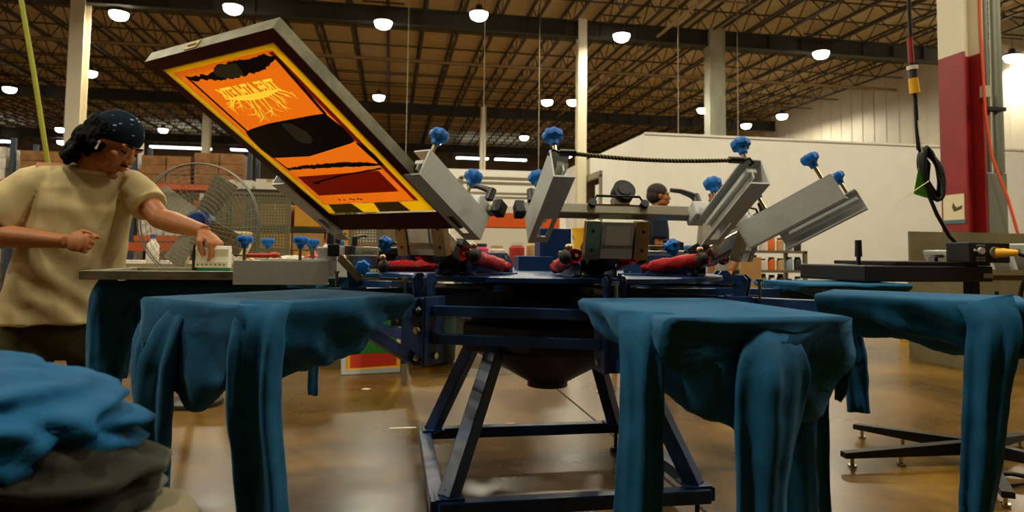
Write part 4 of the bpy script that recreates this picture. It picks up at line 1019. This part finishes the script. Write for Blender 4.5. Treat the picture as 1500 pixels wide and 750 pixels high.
# ------------------------------------------------------------ pedestal fan
FANM=mat('fan_guard_grey',(128,126,112),.5,.2)
fn=thing('pedestal_fan','large grey pedestal fan with round wire guard and blue motor behind the printer','fan',(-1.89,1.82,0))
m=MB(); m.lathe([(.0,.0),(.185,.0),(.19,.012),(.185,.028),(.06,.045),(.03,.06)],32); obj('base',m,mat('fan_base',(60,60,48),.4,.5),fn,smooth=40)
m=MB(); m.cyl((0,.10,.04),(0,.10,1.16),.022,n=12); m.bar((0,0,.04),(0,.10,.06),.05,.03); obj('pole',m,CAST,fn)
FR=Mx((.0,.0,1.16),(PI/2+rad(4),0,rad(-6)))
RF=.375
for yo,rr0,nm in ((.055,0,'front_guard'),(-.085,1,'rear_guard')):
    g=MB()
    for i in range(12):
        r=.07+(RF-.07)*i/11; z=yo*(1-(r/RF)**2*.75)
        g.tube([(r*math.cos(2*PI*j/48),r*math.sin(2*PI*j/48),z) for j in range(48)],.0011 if i<11 else .005,4,M=FR,closed=True)
    for j in range(40):
        an=2*PI*j/40; g.tube([(r*math.cos(an+.25*(r/RF)),r*math.sin(an+.25*(r/RF)),yo*(1-(r/RF)**2*.75)) for r in (.06,.16,.26,RF)],.0010,4,M=FR)
    obj(nm,g,FANM,fn)
for i in range(4):
    an=rad(58)+i*PI/2; m=MB(); vs=[]
    n=8
    for z_ in (-.002,.002):
        for a_ in range(n+1):
            f=a_/n; r=.07+.25*f
            for sd in(-1,1): vs.append((r,sd*(.055+.02*f),z_+sd*.026*(1-.3*f)))
    fs=[]; k=(n+1)*2
    for a_ in range(n):
        for o_ in (0,k): fs.append((o_+a_*2,o_+a_*2+1,o_+a_*2+3,o_+a_*2+2))
        fs.append((a_*2,a_*2+2,k+a_*2+2,k+a_*2)); fs.append((a_*2+1,k+a_*2+1,k+a_*2+3,a_*2+3))
    fs+= [(0,k,k+1,1),(k-2,k-1,2*k-1,2*k-2)]
    m.add(vs,fs,FR @ Matrix.Rotation(an,4,'Z') @ Matrix.Translation((0,0,-.02)))
    obj('blade',m,mat('blade_grey%d'%i,(168,164,140),.4,.3),fn)
m=MB(); m.lathe([(.0,.05),(.05,.048),(.072,.03),(.075,-.10),(.05,-.13),(0,-.135)],24,M=FR); obj('motor',m,mat('motor_blue',(16,52,120),.4),fn,smooth=40)

# ------------------------------------------------------------ work bench behind the fan, with bottles and cloths
wk=thing('work_bench','long pale bench with white front panel standing behind the fan','bench',(-1.95,3.45,0))
obj('bench_top',MB().box((0,0,.845),(1.9,.62,.03)),mat('bench_top',(150,136,104),.5),wk)
obj('front_panel',MB().box((0,-.28,.16),(1.86,.02,.20)),WHITE,wk); obj('plinth',MB().box((0,-.27,.03),(1.86,.04,.06)),SHM,wk)
for x in(-.92,.92): obj('end_panel',MB().box((x,0,.43),(.03,.58,.80)),WHITE,wk)
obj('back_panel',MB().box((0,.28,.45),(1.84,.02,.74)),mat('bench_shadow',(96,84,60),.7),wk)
def bottle(x,y,z,r,h,m,label,cap):
    b=MB(); b.lathe([(r*.95,0),(r,.012),(r,h*.62),(r*.45,h*.78),(r*.36,h*.80),(r*.36,h*.88)],16)
    o=obj('bottle',b,m,loc=(x,y,z),smooth=45); tag(o,label,'bottle','bottles on the bench'); obj('cap',MB().cyl((0,0,h*.87),(0,0,h),r*.42,n=12),cap,o)
ZT=.860
for i,(x,cn,h,r,cap) in enumerate(((-2.62,'white',.24,.05,'blue'),(-2.38,'tan',.2,.05,'dark'),(-1.98,'white',.28,.045,'white'),(-1.33,'pink',.12,.05,'white'),(-1.22,'white',.22,.04,'red'),(-1.10,'blue',.2,.045,'white'))):
    bottle(x,3.27,ZT,r,h,CM[cn],'%s bottle with a %s cap on the pale bench, %s from left'%(cn,cap,words[i]),CM[cap])
def heap(name,label,cat,c,rad3,m,seed,rz=0,amp=.18,freq=5,zr=0,group=None,nu=72,nv=40,flat=.6,tilt=0):
    vs=[];fs=[]
    for i in range(nv+1):
        el=-PI/2+PI*i/nv
        for j in range(nu):
            a=2*PI*j/nu
            cz=math.copysign(abs(math.sin(el))**flat,math.sin(el)); cr=abs(math.cos(el))**flat
            x,y=cr*math.cos(a),cr*math.sin(a)
            w_=nz(x+seed,y,cz,1.4)
            d=1+amp*(.55*math.sin(freq*(x*.8+cz*1.1+w_*1.6)+seed)+.8*nz(x*1.3+seed,y*1.3,cz*2,2.0)+.22*nz(x,y+seed,cz,6))*(.35+.65*abs(math.cos(el)) if not zr else 1)
            if zr: d+=zr*math.sin(cz*zfreq+w_*2+1.5*x)
            vs.append((x*rad3[0]*d,y*rad3[1]*d,cz*rad3[2]*(1+(d-1)*.8)))
    for i in range(nv):
        for j in range(nu): fs.append((i*nu+j,i*nu+(j+1)%nu,(i+1)*nu+(j+1)%nu,(i+1)*nu+j))
    o=obj(name,MB().add(vs,fs),m,loc=c,rot=(0,tilt,rz),smooth=180); tag(o,label,cat,group); return o
zfreq=14
CREAM=mat('cream_rag',(224,204,160),.9)
heap('rag','crumpled cream rag on the bench between the blue knobs','rag',(-1.72,3.22,.885),(.13,.07,.04),CREAM,2.2)
heap('rag','small white rag at the right end of the bench','rag',(-1.50,3.30,.890),(.10,.07,.045),WHITE,5.1)
t=obj('tub',MB().lathe([(.075,0),(.085,.26),(.09,.26),(.09,.275),(.06,.28)],20),mat('cream_tub',(222,196,146),.5),loc=(-1.97,3.52,ZT),smooth=40); tag(t,'tall cream plastic tub on the bench behind the fan guard','tub')
m=MB(); m.cyl((-.05,0,0.012),(.03,0,.012),.009,n=10); m.ell((.045,0,.014),(.02,.018,.012)); t=obj('scraper',m,CM['red'],loc=(-1.135,-.22,.951),rot=(0,0,rad(4)),smooth=50); tag(t,'red handled scraper lying on the flat screen clamp','scraper'); 
obj('blade',MB().box((-.07,0,.012),(.05,.025,.004)),CAST,t)
# pegboard panels and dark shelving behind
PEG=mat('pegboard_olive',(104,100,72),.6)
def pegboard(x0,x1,z0,z1,y,label):
    t=thing('pegboard',label,'pegboard',((x0+x1)/2,y,0))
    m=MB(); st=.033; w_=x1-x0; nx=int(w_/st); nzz=int((z1-z0)/st); g=.0085
    xa=-nx*st/2
    for i in range(nx):
        for j in range(nzz):
            a,b_=xa+i*st,z0+j*st; X=(a,a+g,a+st-g,a+st); Z=(b_,b_+g,b_+st-g,b_+st)
            vs=[(xx,0,zz) for zz in Z for xx in X]; m.add(vs,[(r*4+c,r*4+c+1,r*4+c+5,r*4+c+4) for r in range(3) for c in range(3) if not(r==1 and c==1)])
    obj('panel',m,PEG,t,fix=False)
    for x in(xa,-xa): obj('stile',MB().box((x,.01,(z1)/2),(.035,.03,z1)),SHM,t)
    obj('rail',MB().box((0,.01,z1),(w_,.03,.03)),SHM,t); return t
pegboard(-2.55,-1.78,.60,1.60,5.0,'olive perforated panel behind the fan, left of the yellow boxes')
pegboard(-1.12,-.62,.55,1.30,5.0,'smaller olive perforated panel behind the raised screen clamp')
ds=thing('dark_shelf','dark open shelving with white packets on top behind the perforated panel','shelf unit',(-2.0,5.7,0))
for x in(-.62,.62):
    for y in(-.25,.25): obj('upright',MB().box((x,y,.86),(.05,.05,1.72)),GIRD,ds)
for z in (.30,.75,1.22,1.66): obj('shelf',MB().box((0,0,z),(1.3,.55,.05)),GIRD,ds)
for i,(x,cn,h,w_) in enumerate(((-.42,'white',.10,.30),(-.08,'white',.12,.30),(.26,'grey blue',.09,.25))):
    carton((-2.0+x,5.6,1.687),(w_,.3,h),'%s flat packet, %s from left on top of the dark shelving'%(cn,words[i]),'packets on the dark shelving',m=CM[cn],nm='packet')
YBOX=mat('yellow_carton',(214,150,40),.75,var=.15,vscale=4)
k=0
for z in (.0,.33,.66,.99,1.32):
    for i in range(3):
        carton((-2.28+i*.46,7.4,z),(.42,.4,.31),'yellow brown carton stacked left of the press, %s, %s from left'%(['bottom row','second row','third row','fourth row','top row'][int(z/.33+.1)],words[i]),'yellow cartons stack',m=YBOX if (i+int(z*3))%2==0 else CARD,rz=rad(rs.uniform(-4,4)))
# pallet racks with wrapped loads
RKB=mat('rack_upright_blue',(40,54,64),.5); RKO=mat('rack_beam_orange',(190,84,34),.5); WRAPW=mat('stretch_wrapped_white',(216,206,190),.3,var=.35,vscale=6,bump=.4,bscale=22); WRAPB=mat('wrapped_brown',(150,104,58),.35,var=.45,vscale=5,bump=.35,bscale=18)
def rack(x0,nb,y,label,grp,seed,lev=(.12,1.25,2.35),bw=2.3):
    r_=random.Random(seed)
    t=thing('pallet_rack',label,'pallet rack',(x0,y,0))
    for i in range(nb+1):
        for yy in(-.45,.45): obj('upright',MB().box((i*bw,yy,1.6),(.09,.08,3.2)),RKB,t)
    for i in range(nb):
        for z in lev[1:]:
            for yy in(-.45,.45): obj('beam',MB().box(((i+.5)*bw,yy,z-.06),(bw-.1,.05,.11)),RKO,t)
            obj('deck',MB().box(((i+.5)*bw,0,z-.015),(bw-.1,.9,.02)),SHM,t)
    for i in range(nb):
        for li,z in enumerate(lev):
            for q in range(2):
                h=r_.uniform(.55,1.0); white=r_.random()<.55
                b_=heapbox((1.0,.95,h),r_); o=obj('wrapped_load',b_,WRAPW if white else WRAPB,loc=(x0+(i+.27+.46*q)*bw,y,z if li else 0.0),smooth=30)
                tag(o,'%s wrapped load, %s in the %s bay, %s level, %s'%('white' if white else 'brown',('left','right')[q],words[i],('floor','middle','top')[li],grp),'wrapped load','loads on the '+grp)
def heapbox(d,r_):
    m=MB(); n=3
    cs=[]
    for a in range(2):
        for b_ in range(2):
            for c in range(3):
                hh=d[2]/3; m.box(((a-.5)*d[0]/2,(b_-.5)*d[1]/2,hh*(c+.5)),(d[0]/2*r_.uniform(.93,.995),d[1]/2*r_.uniform(.93,.995),hh*.97))
    return m
rack(-10.6,3,13,'blue pallet rack behind the printer stacked with wrapped loads','rack behind the printer',3)
rack(-17.5,3,16.5,'blue pallet rack at the far left stacked with wrapped loads','rack at the far left',8)
rack(-3.3,3,19.5,'blue pallet rack far behind the press stacked with wrapped loads','rack far behind the press',12)
o=obj('wrapped_load',heapbox((1.1,.8,.72),random.Random(4)),WRAPW,loc=(-3.35,5.9,0.12),smooth=30); tag(o,'low white stretch wrapped load on a pallet behind the fan','wrapped load')
pt=thing('wood_pallet','wooden pallet under the low white load behind the fan','pallet',(-3.35,5.9,0))
for x in(-.5,0,.5): obj('bearer',MB().box((x,0,.05),(.1,.8,.10)),CARD,pt)
for y in(-.36,-.18,0,.18,.36): obj('plank',MB().box((0,y,.11),(1.15,.1,.02)),CARD,pt)
gr_=thing('guard_rail','low orange guard rail in front of the white load behind the fan','rail',(-3.2,5.2,0))
for x in(-.8,0,.8): obj('post',MB().box((x,0,.5),(.07,.07,1.0)),RKO,gr_)
obj('rail',MB().box((0,-.05,1.0),(1.9,.04,.09)),RKO,gr_)

# leaning colour screen and bin on the floor behind the press
ls=thing('leaning_screen','aluminium framed screen with red and green emulsion leaning behind the front left shirt','printing screen',(-.775,2.80,.0),(rad(-14),0,rad(10)))
W_,H_=.52,.66
for c,d in (((-W_/2+.018,0,H_/2),(.036,.035,H_)),((W_/2-.018,0,H_/2),(.036,.035,H_)),((0,0,.018),(W_-.072,.035,.036)),((0,0,H_-.018),(W_-.072,.035,.036))): obj('frame_side',MB().box(c,d),ALU,ls)
def vs_(pts,y,m,nm): 
    n=len(pts); obj(nm,MB().add([(x,y,z) for x,z in pts]+[(x,y+.001,z) for x,z in pts],[tuple(range(n)),tuple(range(n,2*n))[::-1]]+[(i,(i+1)%n,n+(i+1)%n,n+i) for i in range(n)]),m,ls)
vs_([(-.224,.036),(.224,.036),(.224,.62),(-.224,.62)],.0,mat('amber_mesh',(238,176,28),.5),'mesh')
vs_([(-.19,.05),(.18,.06),(.185,.19),(.18,.25),(-.19,.25)],-.002,mat('red_emulsion',(196,48,16),.5),'emulsion')
vs_([(-.18,.165),(-.1,.16),(.0,.163),(.10,.158),(.155,.168),(.175,.20),(.20,.27),(.20,.60),(-.20,.60),(-.19,.25)],-.004,mat('green_ink',(36,120,24),.5),'ink_panel')
vs_([(.16,.19),(.215,.21),(.215,.30),(.19,.27)],-.006,CREAM,'tape_patch')
bn=MB(); bn.lathe([(.20,0),(.215,.02),(.235,.42),(.25,.42),(.25,.45),(.235,.45),(.225,.43),(.19,.03)],36)
bn_=obj('waste_bin',bn,mat('dark_green_plastic',(30,58,52),.5),loc=(-.29,3.35,0),smooth=40); tag(bn_,'round dark green plastic bin on the floor behind the press legs','bin')
t=thing('caster_dolly','small black dolly with caster wheels right of the green bin','dolly',(.12,3.45,0))
obj('deck',MB().box((.1,.1,.12),(.4,.4,.03)),CAST,t)
for x,y in ((-.06,-.06),(.26,-.06),(-.06,.26),(.26,.26)): obj('caster',MB().cyl((x-.015,y,.05),(x+.015,y,.05),.05,n=18).box((x,y,.10),(.02,.04,.03)),RUBBER,t)
# small scraps on the floor
tag(obj('tape_scrap',MB().box((-.579,1.055,.001),(.145,.024,.002)),PAPER,rot=(0,0,0)),'thin white tape strip stuck to the floor left of the press base','scrap')
for i,(x,y,lab_) in enumerate(((-.82,2.17,'white paper scrap on the floor below the leaning screen'),(.03,1.07,'tan paper scrap on the floor inside the press base'))):
    tag(obj('paper_scrap',MB().prism([(-.03,-.015),(.02,-.02),(.035,.01),(-.01,.02)],0,.003),PAPER if i==0 else CARD,loc=(x,y,0)),lab_,'scrap')

# ------------------------------------------------------------ foreground pile of garments on a cart
DKG=mat('dark_olive_knit',(30,32,25),.9,bump=.2,bscale=260,sheen=.25,spec=.2); TANG=mat('taupe_knit',(120,112,88),.9,bump=.15,bscale=260,spec=.2)
def cpt(px,py,d): 
    q=rt*((px-750)/998.04*d)+dn*((py-310.83)/998.04*d)+fw*d; return CAM+q
ct_=thing('cart','small steel cart carrying the garment pile at the front','cart',(-1.12,-1.93,0),(0,0,-yaw))
obj('tray',MB().box((0,0,.555),(.62,.34,.03)),SHM,ct_)
for x in(-.28,.28):
    for y in(-.14,.14): obj('leg',MB().box((x,y,.27),(.03,.03,.54)),SHM,ct_)
heap('folded_shirt','taupe shirt at the bottom of the garment pile in front','shirt',(-1.075,-1.89,.612),(.178,.15,.050),TANG,1.7,rz=-yaw,amp=.10,freq=4,flat=.75)
heap('folded_shirt','dark olive shirt with stacked folds in the middle of the garment pile','shirt',(-1.145,-1.88,.700),(.180,.15,.066),DKG,3.4,rz=-yaw-.1,amp=.09,freq=3,zr=.075,flat=.7,tilt=.18)
heap('crumpled_shirt','bright blue shirt crumpled on top of the garment pile in front','shirt',(-1.165,-1.865,.765),(.165,.15,.064),BLUE_CLOTH2,.6,rz=-yaw,amp=.20,freq=6,flat=.8,tilt=.22)

yt=MB(); yt.box((0,0,.30),(.36,.36,.60)); yt.box((0,0,.60),(.40,.40,.03))
tag(obj('yellow_tote',yt,mat('yellow_tote',(236,182,30),.5),loc=(5.49,4.21,0),bevel=.01),'tall yellow tote on the floor behind the flash dryer','tote')
ROD=mat('drop_rod_grey',(150,138,110),.5,.3)
for i,(x,y,z,lab_) in enumerate(((-.29,17,3.2,'thin grey drop rod hanging from the roof right of the big raised screen'),(2.1,18,3.3,'thin grey drop rod hanging from the roof left of the middle white column'),(8.1,17,3.6,'thin grey drop rod hanging from the roof right of the galvanised column'),(11.2,19,5.0,'thin grey drop rod hanging before the ribbed right wall'),(4.3,20,3.2,'thin grey drop rod hanging just left of the middle white column, farther back'))):
    m=MB(); m.cyl((x,y,z),(x,y,9.9),.014,n=6); m.box((x,y,9.9),(1.5,.05,.05)); m.box((x,y,z),(.06,.06,.12)); tag(obj('drop_rod',m,ROD),lab_,'rod','drop rods from the roof')
